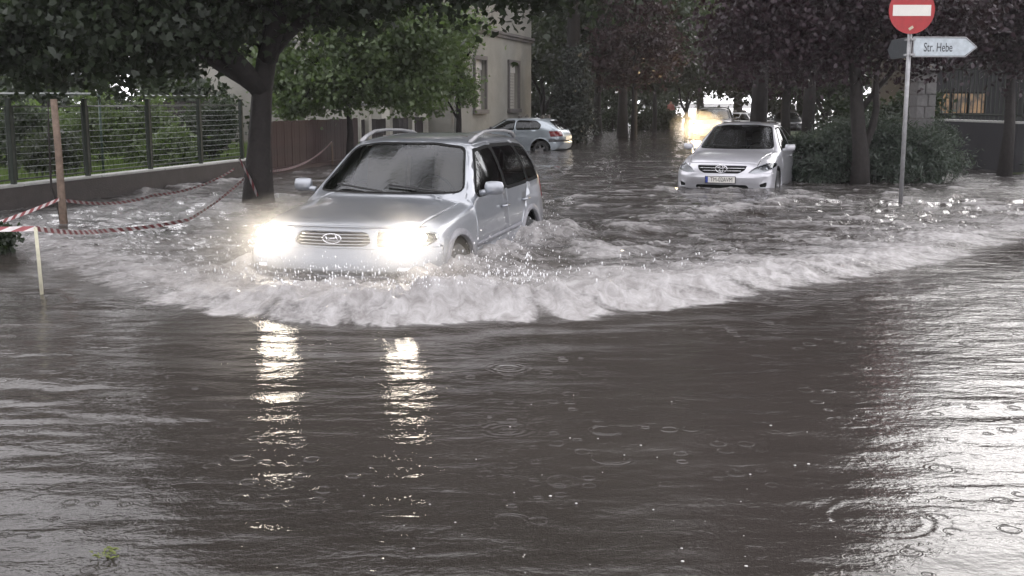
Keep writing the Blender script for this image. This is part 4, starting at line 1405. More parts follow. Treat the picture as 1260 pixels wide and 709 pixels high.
suv_ = make_suv('silver_suv', 'silver SUV with both headlights lit, ploughing through the flood and throwing up a wave', 'car', SUV_POS, SUV_ANG, -0.44, 'silver')
suv_.scale = (1.03, 1.03, 1.02)
make_corolla(COR_POS, COR_ANG, -0.32).scale = (1.03, 1.05, 1.03)
make_hatch('parked_hatchback', 'small silver three-door hatchback parked before the cream house, seen from its rear side', (0.08, 38.8), R(159), -0.26, 'hatch')
make_suv('oncoming_car', 'dark car with a lit headlight coming up behind the pale sedan', 'car', (8.85, 50.5), R(-102), -0.30, 'darkpaint', lamp='lamp_far')
make_hatch('distant_car', 'white car far down the street beyond the pale sedan, half under the purple leaves', (12.6, 60), R(-60), -0.28, 'whitepaint')
make_hatch('distant_car', 'dark car far down the street at the right edge of the water gap', (15.3, 64), R(-100), -0.28, 'darkpaint')


# ------------------------------------------------------------------ left property line
def side_ground(name, x_of_y, sgn, y0, y1, z0, ext, material):
    ys = np.linspace(y0, y1, 60)
    cols = np.array([0, .15, .6, 1.5, 3, 6, 10, 16, 25, 40, ext])
    V = []
    for y in ys:
        for c in cols:
            zz = z0 + 0.06 * float(vnoise(c * .7, y * .7, 91)) * (c > 0.1) + 0.01 * c
            V.append((x_of_y(y) + sgn * c, y, zz if c > 0.01 else z0 - 0.6))
    V = np.array(V); n = len(cols)
    i = (np.arange(len(ys) - 1)[:, None] * n + np.arange(n - 1)[None, :]).ravel()
    F = np.stack([i, i + 1, i + 1 + n, i + n], 1)
    if sgn < 0: F = F[:, ::-1]
    o = np_mesh(name, V, F, material, smooth=True)
    return tag(o, kind='structure')


side_ground('garden_ground', lambda y: fence_x(y) - 0.16, -1, 6, 37.2, 0.16, 300, M['soil'])

# low concrete wall
UFR = Matrix.Rotation(math.atan2(1, 0.22), 4, 'Z')        # local x along the property line


def on_line(y, off=0.0, z=0.0):
    return Vector((fence_x(y) - off, y, z))


t = thing('fence_wall', 'low dark concrete wall with a pale top edge, carrying the wire fence on the left', 'wall', on_line(9, 0, -0.45), math.atan2(1, 0.22))
Lw = (on_line(25.2) - on_line(9)).length
bm = bmesh.new(); bx(bm, (Lw / 2, 0, .40), (Lw, .24, .80)); obj('wall_body', bm, M['concrete'], t, bevel=.01)
nb_ = 8
for k in range(nb_):
    L1 = Lw / nb_
    bm = bmesh.new(); bx(bm, (L1 * (k + .5), 0, .815 + random.uniform(-.003, .003)), (L1 - .012, .27, .035)); obj('coping', bm, M['cap'], t, bevel=.006)

ypost = [11.2 / (0.22 - (x - 630) / 1400) for x in (-110, -45, 18, 110, 187, 249, 300)]
t = thing('wire_fence', 'green metal fence of welded wire panels between posts, on the low wall', 'fence', on_line(ypost[0], 0, .385), math.atan2(1, 0.22))
d0 = on_line(ypost[0])
post_me = None
for k, y in enumerate(ypost):
    u = (on_line(y) - d0).length
    if post_me is None:
        bm = bmesh.new(); bx(bm, (0, 0, .60), (.07, .07, 1.28)); bx(bm, (0, 0, 1.25), (.10, .10, .02))
        o = obj('post', bm, M['iron'], t, bevel=.006); post_me = o.data
    else: o = link('post', post_me, None, t)
    o.location = (u, 0, 0)
wire_cache = {}
for k in range(len(ypost) - 1):
    u0 = (on_line(ypost[k]) - d0).length + .09; u1 = (on_line(ypost[k + 1]) - d0).length - .09
    L1 = u1 - u0
    bm = bmesh.new()
    fr_ = [(u0, 0, .06), (u0, 0, 1.14), (u1, 0, 1.14), (u1, 0, .06), (u0, 0, .06)]
    for a, b in zip(fr_, fr_[1:]): tube(bm, [a, b], .013, 6)
    obj('panel_frame', bm, M['iron'], t)
    for j in range(11):
        bm = bmesh.new(); r = .0035 if j < 10 else .012
        z = .14 + j * .10
        tube(bm, [(u0, 0, z), ((u0 + u1) / 2, random.uniform(-.006, .006), z - .006), (u1, 0, z)], r, 5)
        obj('wire', bm, M['galv'], t)
    bm = bmesh.new()
    nv = int(L1 / .10)
    for j in range(1, nv): tube(bm, [(u0 + L1 * j / nv, .006, .06), (u0 + L1 * j / nv, .006, 1.14)], .0022, 4)
    o = obj('upright_wires', bm, M['iron'], t); o['kind'] = 'stuff'

# red board fence and pillars beyond the big tree
t = thing('board_fence', 'dark red-brown board fence behind the big tree trunk', 'fence', on_line(25.3, 0, -.4), math.atan2(1, .22))
L1 = (on_line(31.6) - on_line(25.3)).length
nbd = 44
bmb = bmesh.new(); bx(bmb, (0, 0, .80), (L1 / nbd - .008, .03, 1.5)); bmesh.ops.bevel(bmb, geom=bmb.edges, offset=.004, segments=1, affect='EDGES')
bme = bpy.data.meshes.new('board'); bmb.to_mesh(bme); bmb.free(); bme.materials.append(M['redboard'])
for k in range(nbd):
    o = link('board', bme, None, t); o.location = (L1 * (k + .5) / nbd, random.uniform(-.006, .006), random.uniform(-.01, .01))
bm = bmesh.new(); bx(bm, (L1 / 2, .035, 1.3), (L1, .03, .07)); bx(bm, (L1 / 2, -.12, .25), (L1, .2, .5)); obj('rail', bm, M['redboard'], t)

t = thing('pillar_fence', 'dark board fence divided by pale masonry pillars, before the cream house', 'fence', on_line(31.8, 0, -.4), math.atan2(1, .22))
py_ = [11.2 / (0.22 - (x - 630) / 1400) for x in (452, 478, 505, 523, 542)]
for k, y in enumerate(py_):
    u = (on_line(y) - on_line(31.8)).length
    hgt = (1.88, 2.02, 1.8, 1.72, 1.68)[k]
    bm = bmesh.new(); bx(bm, (u, 0, hgt / 2), (.26, .26, hgt)); o = obj('pillar', bm, M['plaster2'], t, bevel=.012)
    bm = bmesh.new(); bx(bm, (u, 0, hgt + .03), (.36, .36, .06)); bx(bm, (u, 0, hgt + .08), (.22, .22, .05)); obj('pillar_cap', bm, M['cap'], o, bevel=.01)
uu = [0] + [(on_line(y) - on_line(31.8)).length for y in py_]
pm_ = None
for k in range(len(uu) - 1):
    L2 = uu[k + 1] - uu[k] - .28
    n = max(2, int(L2 / .14))
    for j in range(n):
        if pm_ is None:
            bm = bmesh.new(); bx(bm, (0, 0, .75), (.125, .025, 1.5)); pm_ = obj('board', bm, M['darkboard'], t, bevel=.004)
            o = pm_
        else: o = link('board', pm_.data, None, t)
        o.location = (uu[k] + .14 + L2 * (j + .5) / n, random.uniform(-.004, .004), random.uniform(-.01, .01))

# ------------------------------------------------------------------ cream house on the left
HX0, HY0, HX1, HY1 = -1.98, 37.6, 0.80, 48.2
t = thing('cream_house', 'cream plastered house with narrow stone-framed windows and a grey cornice', 'house', (HX0, HY0, -.3), math.atan2(HY1 - HY0, HX1 - HX0))
HL = math.hypot(HX1 - HX0, HY1 - HY0)


def house_front(t, L, H, D, wins, wm):
    """wall with real openings: strips between window columns; wins = (u0, u1, z0, z1)"""
    bm = bmesh.new()
    us = [0] + [v for w_ in wins for v in (w_[0], w_[1])] + [L]
    for i in range(0, len(us), 2):
        a, b = us[i], us[i + 1]
        bx(bm, ((a + b) / 2, .15, H / 2), (b - a, .30, H))
    for (a, b, z0, z1) in wins:
        bx(bm, ((a + b) / 2, .15, z0 / 2), (b - a, .30, z0))
        bx(bm, ((a + b) / 2, .15, (z1 + H) / 2), (b - a, .30, H - z1))
    for (a, b, z0, z1) in wins:
        pass
    bmesh.ops.remove_doubles(bm, verts=bm.verts, dist=1e-4)
    return obj('facade_wall', bm, wm, t)


# pixel columns of the two windows to distances along the facade
def facade_u(px):
    r = (px - 630) / FPX
    dx, dy = (HX1 - HX0) / HL, (HY1 - HY0) / HL
    return (HX0 - r * HY0) / (r * dy - dx)


wins = []
for (a, b) in ((584, 597), (625.5, 637)):
    wins.append((facade_u(a), facade_u(b), 1.62, 3.35))
house_front(t, HL, 7.0, 0, wins, M['plaster'])
bm = bmesh.new()
bx(bm, (.15, 4.6, 3.5), (.30, 8.6, 7.0)); bx(bm, (HL - .15, 4.6, 3.5), (.30, 8.6, 7.0)); bx(bm, (HL / 2, 8.95, 3.5), (HL, .3, 7.0))
obj('side_walls', bm, M['plaster'], t)
bm = bmesh.new(); bx(bm, (HL / 2, -.08, 4.42), (HL + .1, .14, .10)); bx(bm, (HL / 2, -.05, 4.32), (HL + .06, .08, .12)); obj('cornice', bm, M['trim'], t)
bm = bmesh.new(); bx(bm, (HL / 2, -.025, .35), (HL, .04, .7)); obj('plinth', bm, M['trim'], t)
bm = bmesh.new()
for a, b in (((-.4, -.5, 7.0), (4.5, 0, 9.2)),):
    vs = [bm.verts.new(p) for p in ((-.4, -.5, 7.0), (HL + .4, -.5, 7.0), (HL + .4, 9.5, 7.0), (-.4, 9.5, 7.0), (2.5, 4.5, 9.2), (HL - 2.5, 4.5, 9.2))]
    for f in ((0, 1, 5, 4), (2, 3, 4, 5), (3, 0, 4), (1, 2, 5), (3, 2, 1, 0)): bm.faces.new([vs[i] for i in f])
obj('roof', bm, M['roof'], t)
for (a, b, z0, z1) in wins:
    wd = b - a
    bm = bmesh.new()
    for (c, s_) in ((((a + b) / 2, -.03, z1 + .07), (wd + .28, .10, .14)), (((a + b) / 2, -.05, z0 - .08), (wd + .32, .16, .14)),
                    ((a - .06, -.03, (z0 + z1) / 2), (.12, .10, z1 - z0)), ((b + .06, -.03, (z0 + z1) / 2), (.12, .10, z1 - z0))):
        bx(bm, c, s_)
    f = obj('window', bm, M['trim'], t)
    bm = bmesh.new(); bx(bm, ((a + b) / 2, .14, z1 - .17), (wd, .06, .34)); obj('blind_box', bm, M['signwhite'], f)
    n = 12
    for k in range(n):
        hh = (z1 - .34 - z0) / n
        bm = bmesh.new(); bx(bm, ((a + b) / 2, .15, z0 + hh * (k + .5)), (wd, .02, hh - .012)); obj('slat', bm, M['blind'], f)
    bm = bmesh.new(); bx(bm, ((a + b) / 2, .20, (z0 + z1) / 2), (wd, .01, z1 - z0)); obj('pane', bm, M['glass'], f)
bm = bmesh.new(); tube(bm, [(.12, -.12, .2), (.12, -.12, 4.3)], .06, 10); obj('downpipe', bm, M['cap'], t, smooth=True)

# pale house deep in the left garden, seen through the leaves
t = thing('garden_house', 'pale house far back in the left garden, glimpsed between leaves', 'house', (-15.6, 55, -.3), R(8))
bm = bmesh.new(); bx(bm, (2.5, 3, 3.0), (5, 6, 6.0)); obj('wall', bm, M['plaster2'], t)
bm = bmesh.new(); bx(bm, (.6, -.1, 2.3), (.25, .14, 3.6)); obj('corner_pilaster', bm, M['plaster'], t)
f = None
for (x, z) in ((1.9, 2.6), (3.6, 2.6), (1.9, 4.8)):
    bm = bmesh.new()
    for (c, s_) in (((x, -.03, z + .5), (1.1, .08, .1)), ((x, -.03, z - .5), (1.1, .08, .1)), ((x - .5, -.03, z), (.1, .08, .9)), ((x + .5, -.03, z), (.1, .08, .9)), ((x, -.03, z), (.05, .06, .9))): bx(bm, c, s_)
    f = obj('window', bm, M['trim'], t)
    bm = bmesh.new(); bx(bm, (x, -.012, z), (.9, .02, .9)); obj('pane', bm, M['glass'], f)
bm = bmesh.new(); vs = [bm.verts.new(p) for p in ((-.4, -.4, 6), (5.4, -.4, 6), (5.4, 6.4, 6), (-.4, 6.4, 6), (2.5, 3, 8))]
for q in ((0, 1, 4), (1, 2, 4), (2, 3, 4), (3, 0, 4), (3, 2, 1, 0)): bm.faces.new([vs[i] for i in q])
obj('roof', bm, M['roof'], t)

# shed and pipe frame in the garden
t = thing('garden_shed', 'low dark garden shed with a corrugated roof behind the wire fence', 'shed', (-9.8, 30.5, .1), R(6))
for j in range(12):
    bm = bmesh.new(); bx(bm, (j * .165 + .08, 0, .75), (.155, .04, 1.5)); obj('board', bm, M['darkboard'], t)
bm = bmesh.new(); bx(bm, (.02, .8, .75), (.04, 1.5, 1.5)); bx(bm, (1.96, .8, .75), (.04, 1.5, 1.5)); obj('side_wall', bm, M['darkboard'], t)
bm = bmesh.new()
n = 60
va = [[bm.verts.new((-.15 + 2.3 * i / n, y, zz + .022 * math.sin(i * 1.3))) for i in range(n + 1)] for (y, zz) in ((-.25, 1.66), (1.8, 1.60))]
for i in range(n): bm.faces.new((va[0][i], va[0][i + 1], va[1][i + 1], va[1][i]))
obj('roof', bm, M['galv'], t)

t = thing('pipe_frame', 'tall green pipe frame with two rails standing behind the fence at the left', 'rail', (-9.6, 21.5, .16), R(10))
for z in (1.58, 1.94):
    bm = bmesh.new(); tube(bm, [(-2.6, 0, z), (1.85, 0, z)], .022, 8); obj('rail', bm, M['galv'], t, smooth=True)
for x in (-2.5, -.1, 1.82):
    bm = bmesh.new(); tube(bm, [(x, 0, -.1), (x, 0, 1.95)], .024, 8); obj('post', bm, M['greenpaint'], t, smooth=True)

# ------------------------------------------------------------------ posts and barrier tape
PW = gp(80, 279, 0)
t = thing('wooden_post', 'upright weathered timber post standing in the flood with tape tied round it', 'post', (PW.x, PW.y, -.35))
bm = bmesh.new(); tube(bm, [(0, 0, 0), (-.02, 0, .7), (-.03, .02, 1.3), (-.05, .02, 1.98)], [.055, .052, .048, .045], 8)
obj('shaft', bm, M['wood'], t, smooth=True)
t2 = gp(70, 278, 0)
bm = bmesh.new(); tube(bm, [(0.06, 0, -.3), (0.02, 0, .2), (-.06, 0, .5), (-.05, 0, 1.1), (-.03, 0, 1.6)], [.018, .018, .015, .012, .008], 6)
o = obj('bent_stick', bm, M['bark'], None, smooth=True); o.location = (t2.x, t2.y + .05, 0); tag(o, 'thin dark bent stick beside the timber post', 'stick')
SK = gp(52, 361, 0)
bm = bmesh.new(); tube(bm, [(0, 0, -.2), (-.01, 0, .25), (-.02, 0, .56)], [.017, .016, .015], 8)
o = obj('thin_stake', bm, M['stake'], None, smooth=True); o.location = (SK.x, SK.y, 0); tag(o, 'thin pale stake holding up the tape in front, near the left edge', 'stake')
S2 = gp(409, 204, 0)
bm = bmesh.new(); tube(bm, [(0, 0, -.3), (.01, 0, .35), (-.01, 0, .62)], [.022, .02, .02], 8)
o = obj('short_stake', bm, M['wood'], None, smooth=True); o.location = (S2.x, S2.y, 0); tag(o, 'short stake at the far end of the tape, before the red board fence', 'stake')


def tape(label, pts, sag=0.05, wd=.042, group='red and white barrier tapes', twist=0.3):
    """a ribbon through the given points with a diagonal stripe print"""
    P = []
    for a, b in zip(pts, pts[1:]):
        a = Vector(a); b = Vector(b); n = max(6, int((b - a).length / .06))
        for k in range(n):
            t_ = k / n
            p = a.lerp(b, t_); p.z -= sag * (b - a).length * 4 * t_ * (1 - t_) * .5
            P.append(p)
    P.append(Vector(pts[-1]))
    bm = bmesh.new(); uvl = bm.loops.layers.uv.new('uv')
    rows = []; run = 0
    ph = random.random() * 5
    for i, p in enumerate(P):
        if i: run += (p - P[i - 1]).length
        d = (P[min(i + 1, len(P) - 1)] - P[max(i - 1, 0)]).normalized()
        up = Vector((0, 0, 1)); up = (up - d * up.dot(d)).normalized(); sd = d.cross(up)
        an = twist * math.sin(run * 1.7 + ph) * math.sin(run * .6 + ph)
        v = up * math.cos(an) + sd * math.sin(an)
        rows.append((bm.verts.new(p + v * wd / 2), bm.verts.new(p - v * wd / 2), run))
    for a, b in zip(rows, rows[1:]):
        f = bm.faces.new((a[0], a[1], b[1], b[0]))
        for lp, uv in zip(f.loops, ((a[2] / .2, .5), (a[2] / .2, 0), (b[2] / .2, 0), (b[2] / .2, .5))): lp[uvl].uv = uv
    bmesh.ops.solidify(bm, geom=bm.faces, thickness=.001)
    o = obj('barrier_tape', bm, M['tape'], None, smooth=True)
    return tag(o, label, 'tape', group)


TB = gp(318, 249, 0)                     # foot of the big tree
st_top = Vector((SK.x - .02, SK.y, .55))
tape('red and white tape running from the thin stake off the left edge', [st_top, Vector((SK.x - 1.6, SK.y - .3, .60))], .02)
tape('barrier tape sagging low over the water from the thin stake to the big tree', [st_top, Vector((-4.30, 12.0, .25)), Vector((-4.05, 14.2, .14)), Vector((TB.x - .16, TB.y - .22, .40))], .02)
wp = Vector((PW.x - .03, PW.y - .06, .36))
tape('red and white tape from the timber post down towards the left edge', [wp, gp(-60, 292, .15)], .02)
tape('red and white tape stretched along the low wall from the timber post to the tree', [wp, gp(190, 240, .12) + Vector((0, 0, .0)), gp(288, 208, .30)], .05)
tape('red and white tape rising from the big tree to the short stake', [(TB.x + .22, TB.y - .05, .50), (S2.x, S2.y - .03, .60)], .03)
tape('loose end of tape hanging across the front of the big trunk', [(TB.x - .24, TB.y - .2, .72), (TB.x - .05, TB.y - .30, .40), (TB.x + .06, TB.y - .31, .12)], .02)

# ------------------------------------------------------------------ sign pole
SP = gp(1108, 251, 0)
t = thing('sign_pole', 'slender grey metal pole standing in the water before the juniper bush', 'pole', (SP.x, SP.y, -.4))
bm = bmesh.new(); tube(bm, [(0, 0, 0), (0, 0, 3.9)], .034, 14); obj('shaft', bm, M['pole'], t, smooth=True)
bm = bmesh.new(); lathe(bm, [(.001, 3.93), (.036, 3.92), (.038, 3.88)], 14); obj('cap', bm, M['pole'], t, smooth=True)
t = thing('no_entry_sign', 'round red no-entry sign with a white bar on top of the pole', 'sign', (SP.x - .01, SP.y - .06, 2.98), 0)
rr = .35
bm = bmesh.new(); lathe(bm, [(.001, -.004), (rr, -.004), (rr + .004, .006), (rr, .010), (rr - .02, .012)], 48, 'y'); bm.normal_update()
obj('disc', bm, M['signred'], t, smooth=False)
bm = bmesh.new(); lathe(bm, [(rr - .012, -.006), (rr + .002, -.007), (rr + .003, .004)], 48, 'y'); obj('rim', bm, M['signred'], t)
bm = bmesh.new(); bx(bm, (0, -.006, .0), (.585, .004, .165)); obj('white_bar', bm, M['signwhite'], t)
bm = bmesh.new(); bx(bm, (0, -.006, -.265), (.075, .003, .04), (0, -.6, 0)); obj('sticker', bm, M['stake'], t)
for zb_ in (.1, -.14):
    bm = bmesh.new(); bx(bm, (0, .03, zb_), (.10, .05, .04)); obj('bracket', bm, M['pole'], t)


def name_plate(label, loc, rz, L, H, txt, facing):
    t = thing('street_name_plate', label, 'sign', loc, rz, 'street name plates on the pole')
    tip = H * .62
    outer = [(0, -H / 2), (L - tip, -H / 2), (L, 0), (L - tip, H / 2), (0, H / 2)]
    Mx = Matrix.Rotation(R(90), 4, 'X')
    bm = bmesh.new(); prism(bm, outer, .012, Mx); obj('frame', bm, M['platedark'], t)
    inn = inset(outer, .022)
    bm = bmesh.new(); prism(bm, inn, .004, Matrix.Translation((0, -.012, 0)) @ Mx); obj('face', bm, M['plate'], t)
    rim = inset(outer, .004)
    bm = bmesh.new()
    for i in range(len(rim)):
        a = rim[i]; b = rim[(i + 1) % len(rim)]
        tube(bm, [(a[0], -.014, a[1]), (b[0], -.014, b[1])], .008, 6)
    obj('rim', bm, M['pole'], t)
    if txt:
        text_mesh('street_name', txt, H * .64, M['ink'], t, Matrix.Translation((L * .39, -.018, -.01)) @ Mx, .62, .001)
    for zb_ in (.38, -.38):
        bm = bmesh.new(); bx(bm, (.0, .01, H * zb_), (.07, .08, .03)); obj('bracket', bm, M['pole'], t)
    return t


name_plate('pale arrow-shaped street name plate reading Str. Hebe, pointing right', (SP.x + .03, SP.y - .07, 2.43), R(4), 1.02, .30, 'Str. Hebe', 1)
name_plate('dim arrow-shaped plate seen edge-on, pointing left behind the pole', (SP.x - .01, SP.y + .05, 2.43), R(90), .95, .30, '', 1)

# ------------------------------------------------------------------ right side: pillar, plinth wall, picket fence, dark house
t = thing('stone_pillar', 'pale stone block gate pillar with a stepped cap behind the sign pole', 'pillar', (10.75, 30.2, -.4), R(4))
blk = None
for k in range(9):
    for j in (0, 1):
        wdt = (.30, .22)[(k + j) % 2]
        bm = bmesh.new()
        x = -.26 + (wdt / 2 if j == 0 else .52 - wdt / 2)
        bx(bm, (x, 0, .165 + k * .31), (wdt - .015, .50, .295))
        for v in bm.verts: v.co += Vector((random.uniform(-.006, .006), random.uniform(-.012, .012), random.uniform(-.004, .004)))
        obj('block', bm, M['stone'], t, bevel=.012)
bm = bmesh.new(); bx(bm, (0, 0, 1.39), (.49, .44, 2.77)); obj('mortar_core', bm, M['trim'], t)
for (z, s_, h_) in ((2.84, .68, .11), (2.92, .50, .05), (2.98, .34, .09)):
    bm = bmesh.new(); bx(bm, (0, 0, z), (s_, s_, h_)); obj('cap', bm, M['stone'], t, bevel=.012)

t = thing('plinth_wall', 'dark low wall with a pale top running right from the stone pillar', 'wall', (11.05, 30.0, -.4), R(-84))
bm = bmesh.new(); bx(bm, (2.2, 0, .75), (4.0, .25, 1.5)); obj('wall_body', bm, M['darkwall'], t)
for k in range(5):
    bm = bmesh.new(); bx(bm, (.6 + k * .8, 0, 1.53), (.79, .30, .05)); obj('coping', bm, M['cap'], t, bevel=.006)
t = thing('picket_fence', 'black iron picket fence on the dark wall at the right edge', 'fence', (11.05, 30.0, -.4), R(-84))
pk = None
for k in range(36):
    if pk is None:
        bm = bmesh.new(); tube(bm, [(0, 0, 0), (0, 0, 1.45), (0, 0, 1.58)], [.014, .014, .001], 6); bx(bm, (0, 0, 1.40), (.04, .04, .03))
        pk = obj('picket', bm, M['iron'], t); o = pk
    else: o = link('picket', pk.data, None, t)
    o.location = (.30 + k * .20, 0, 1.55 if k < 20 else .42)
for (z, a, b) in ((1.68, .2, 4.2), (2.78, .2, 4.2), (.6, 4.2, 7.5), (1.65, 4.2, 7.5)):
    bm = bmesh.new(); bx(bm, ((a + b) / 2, 0, z), (b - a, .04, .03)); obj('rail', bm, M['iron'], t)

t = thing('dark_house', 'dark house behind the picket fence with a warm reflection put into its panes as glow', 'house', (12.75, 36.0, -.4), R(-8))
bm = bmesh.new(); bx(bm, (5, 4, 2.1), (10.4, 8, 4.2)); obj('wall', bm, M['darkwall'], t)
bm = bmesh.new(); vs = [bm.verts.new(p) for p in ((-.8, -.6, 4.2), (10.8, -.6, 4.2), (10.8, 8.6, 4.2), (-.8, 8.6, 4.2), (3, 4, 5.8), (7, 4, 5.8))]
for q in ((0, 1, 5, 4), (2, 3, 4, 5), (3, 0, 4), (1, 2, 5), (3, 2, 1, 0)): bm.faces.new([vs[i] for i in q])
obj('roof', bm, M['roof'], t)
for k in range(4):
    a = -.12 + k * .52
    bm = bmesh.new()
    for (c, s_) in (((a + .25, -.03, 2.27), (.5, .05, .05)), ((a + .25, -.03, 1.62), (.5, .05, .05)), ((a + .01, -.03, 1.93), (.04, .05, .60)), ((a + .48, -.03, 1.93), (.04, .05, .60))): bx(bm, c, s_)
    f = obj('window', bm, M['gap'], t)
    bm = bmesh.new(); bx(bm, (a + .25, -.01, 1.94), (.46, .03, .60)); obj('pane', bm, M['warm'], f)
side_ground('right_garden_ground', lambda y: 11.3 - 0.02 * (y - 17), 1, 10, 60, .05, 300, M['soil'])

# ------------------------------------------------------------------ pedestrian far down the street
def person(loc, rz):
    me = bpy.data.meshes.new('person')
    V = [(0, 0, .95), (0, 0, 1.18), (0, 0, 1.40), (0, .0, 1.52), (0, .01, 1.60), (0, .01, 1.70),
         (-.17, 0, 1.40), (-.22, .03, 1.14), (-.17, .16, .98), (-.14, .22, .96),
         (.17, 0, 1.40), (.24, -.02, 1.12), (.22, .04, .88), (.21, .06, .80),
         (-.09, 0, .90), (-.10, .03, .50), (-.11, -.02, .08), (-.11, .12, .03),
         (.09, 0, .90), (.11, .02, .50), (.12, -.05, .08), (.12, .09, .03)]
    E = [(0, 1), (1, 2), (2, 3), (3, 4), (4, 5), (2, 6), (6, 7), (7, 8), (8, 9), (2, 10), (10, 11), (11, 12), (12, 13),
         (0, 14), (14, 15), (15, 16), (16, 17), (0, 18), (18, 19), (19, 20), (20, 21)]
    rad = [.15, .14, .15, .055, .085, .075, .07, .05, .038, .035, .07, .05, .038, .035, .09, .062, .045, .04, .09, .062, .045, .04]
    me.from_pydata(V, E, [])
    o = bpy.data.objects.new('person', me); C.objects.link(o)
    sk = o.modifiers.new('skin', 'SKIN'); sub = o.modifiers.new('sub', 'SUBSURF'); sub.levels = 1; sub.render_levels = 1
    for i, v in enumerate(me.skin_vertices[0].data):
        v.radius = (rad[i], rad[i] * .8); v.use_root = (i == 0)
    dg = bpy.context.evaluated_depsgraph_get()
    m2 = bpy.data.meshes.new_from_object(o.evaluated_get(dg))
    bpy.data.objects.remove(o)
    for k in ('skin', 'coat', 'trousers', 'hair'): m2.materials.append(M[k])
    for p in m2.polygons:
        c = p.center
        arm = abs(c.x) > .16
        if c.z > 1.49: p.material_index = 3 if (c.z > 1.66 or c.y < -.02) else 0
        elif c.z > .92 or (arm and c.z > .86): p.material_index = 1 if not (c.y > .2) else 0
        else: p.material_index = 2 if not (arm and c.z > .75) else 0
        p.use_smooth = True
    root = bpy.data.objects.new('person', m2); C.objects.link(root)
    root.location = loc; root.rotation_euler = (0, 0, rz)
    return tag(root, 'distant person in an orange-pink top standing at the roadside near the headlight', 'person')


pp = 72.0
person(((823 - 630) / FPX * pp, pp, -.05), R(160))

# ------------------------------------------------------------------ trees and shrubs
BT = gp(318, 249, 0)
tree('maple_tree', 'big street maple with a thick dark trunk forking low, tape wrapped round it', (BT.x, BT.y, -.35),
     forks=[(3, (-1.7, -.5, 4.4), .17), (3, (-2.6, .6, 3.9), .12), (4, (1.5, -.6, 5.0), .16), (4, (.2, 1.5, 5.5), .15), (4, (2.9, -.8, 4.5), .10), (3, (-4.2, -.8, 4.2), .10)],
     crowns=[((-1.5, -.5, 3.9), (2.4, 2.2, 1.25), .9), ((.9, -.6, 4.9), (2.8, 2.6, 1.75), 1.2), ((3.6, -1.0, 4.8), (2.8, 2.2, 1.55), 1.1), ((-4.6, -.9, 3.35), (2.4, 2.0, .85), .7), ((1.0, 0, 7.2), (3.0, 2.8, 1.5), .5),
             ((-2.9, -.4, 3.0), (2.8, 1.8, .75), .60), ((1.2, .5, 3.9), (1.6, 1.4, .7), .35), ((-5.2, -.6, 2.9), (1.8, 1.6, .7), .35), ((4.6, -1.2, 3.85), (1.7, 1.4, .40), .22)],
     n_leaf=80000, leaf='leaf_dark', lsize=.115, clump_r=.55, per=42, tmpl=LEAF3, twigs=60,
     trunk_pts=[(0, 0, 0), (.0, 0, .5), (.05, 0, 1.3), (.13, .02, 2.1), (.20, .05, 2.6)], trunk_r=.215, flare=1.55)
# the low bright branches on its right, over the red fence
tree('lime_tree', 'green young tree lit from behind, over the red-brown fence', (-4.2, 29.5, -.1),
     forks=[(2, (-.8, 0, 2.6), .06), (2, (1.0, 0, 3.0), .06)],
     crowns=[((0.1, 0, 2.8), (2.0, 1.3, 1.2), 1), ((.3, 0, 4.1), (2.2, 1.2, .9), .6), ((1.5, .1, 2.4), (1.2, .9, .95), .5), ((-1.3, -.2, 1.7), (.7, .6, .5), .15), ((-1.9, 0, 3.2), (1.0, .9, 1.3), .45), ((2.4, .2, 3.6), (1.1, 1, .9), .35), ((-.9, -.2, 2.0), (1.4, 1.0, .7), .5), ((.9, -.3, 3.3), (1.5, 1.2, .8), .6)],
     n_leaf=27000, leaf='leaf_bright', lsize=.11, clump_r=.38, per=40, tmpl=LEAF3, twigs=22,
     trunk_pts=[(0, 0, 0), (.05, 0, .9), (0, 0, 1.7)], trunk_r=.08)
tree('linden_sapling', 'slender young bright green tree before the corner of the cream house', (-1.62, 34.5, -.35),
     forks=[(2, (-1.2, 0, 3.4), .05), (2, (.5, 0, 3.6), .04), (1, (-.8, .2, 2.4), .04)],
     crowns=[((-.9, 0, 2.9), (1.25, 1.0, 1.25), 1.2), ((-2.2, .1, 3.4), (1.5, .9, 1.6), 1.0), ((-3.0, .3, 2.2), (.9, .8, .8), .35), ((-1.4, -.1, 1.75), (.9, .7, .5), .2), ((-.2, 0, 3.6), (.8, .8, 1.1), .5), ((.25, 0, 2.3), (.45, .5, .6), .16), ((-1.7, .1, 3.6), (1.0, .8, .9), .5)],
     n_leaf=20000, leaf='leaf_bright', lsize=.10, clump_r=.30, per=36, twigs=22, tmpl=LEAF3,
     trunk_pts=[(0, 0, 0), (.03, 0, 1.4), (-.02, 0, 2.9), (-.06, 0, 4.2)], trunk_r=.075)
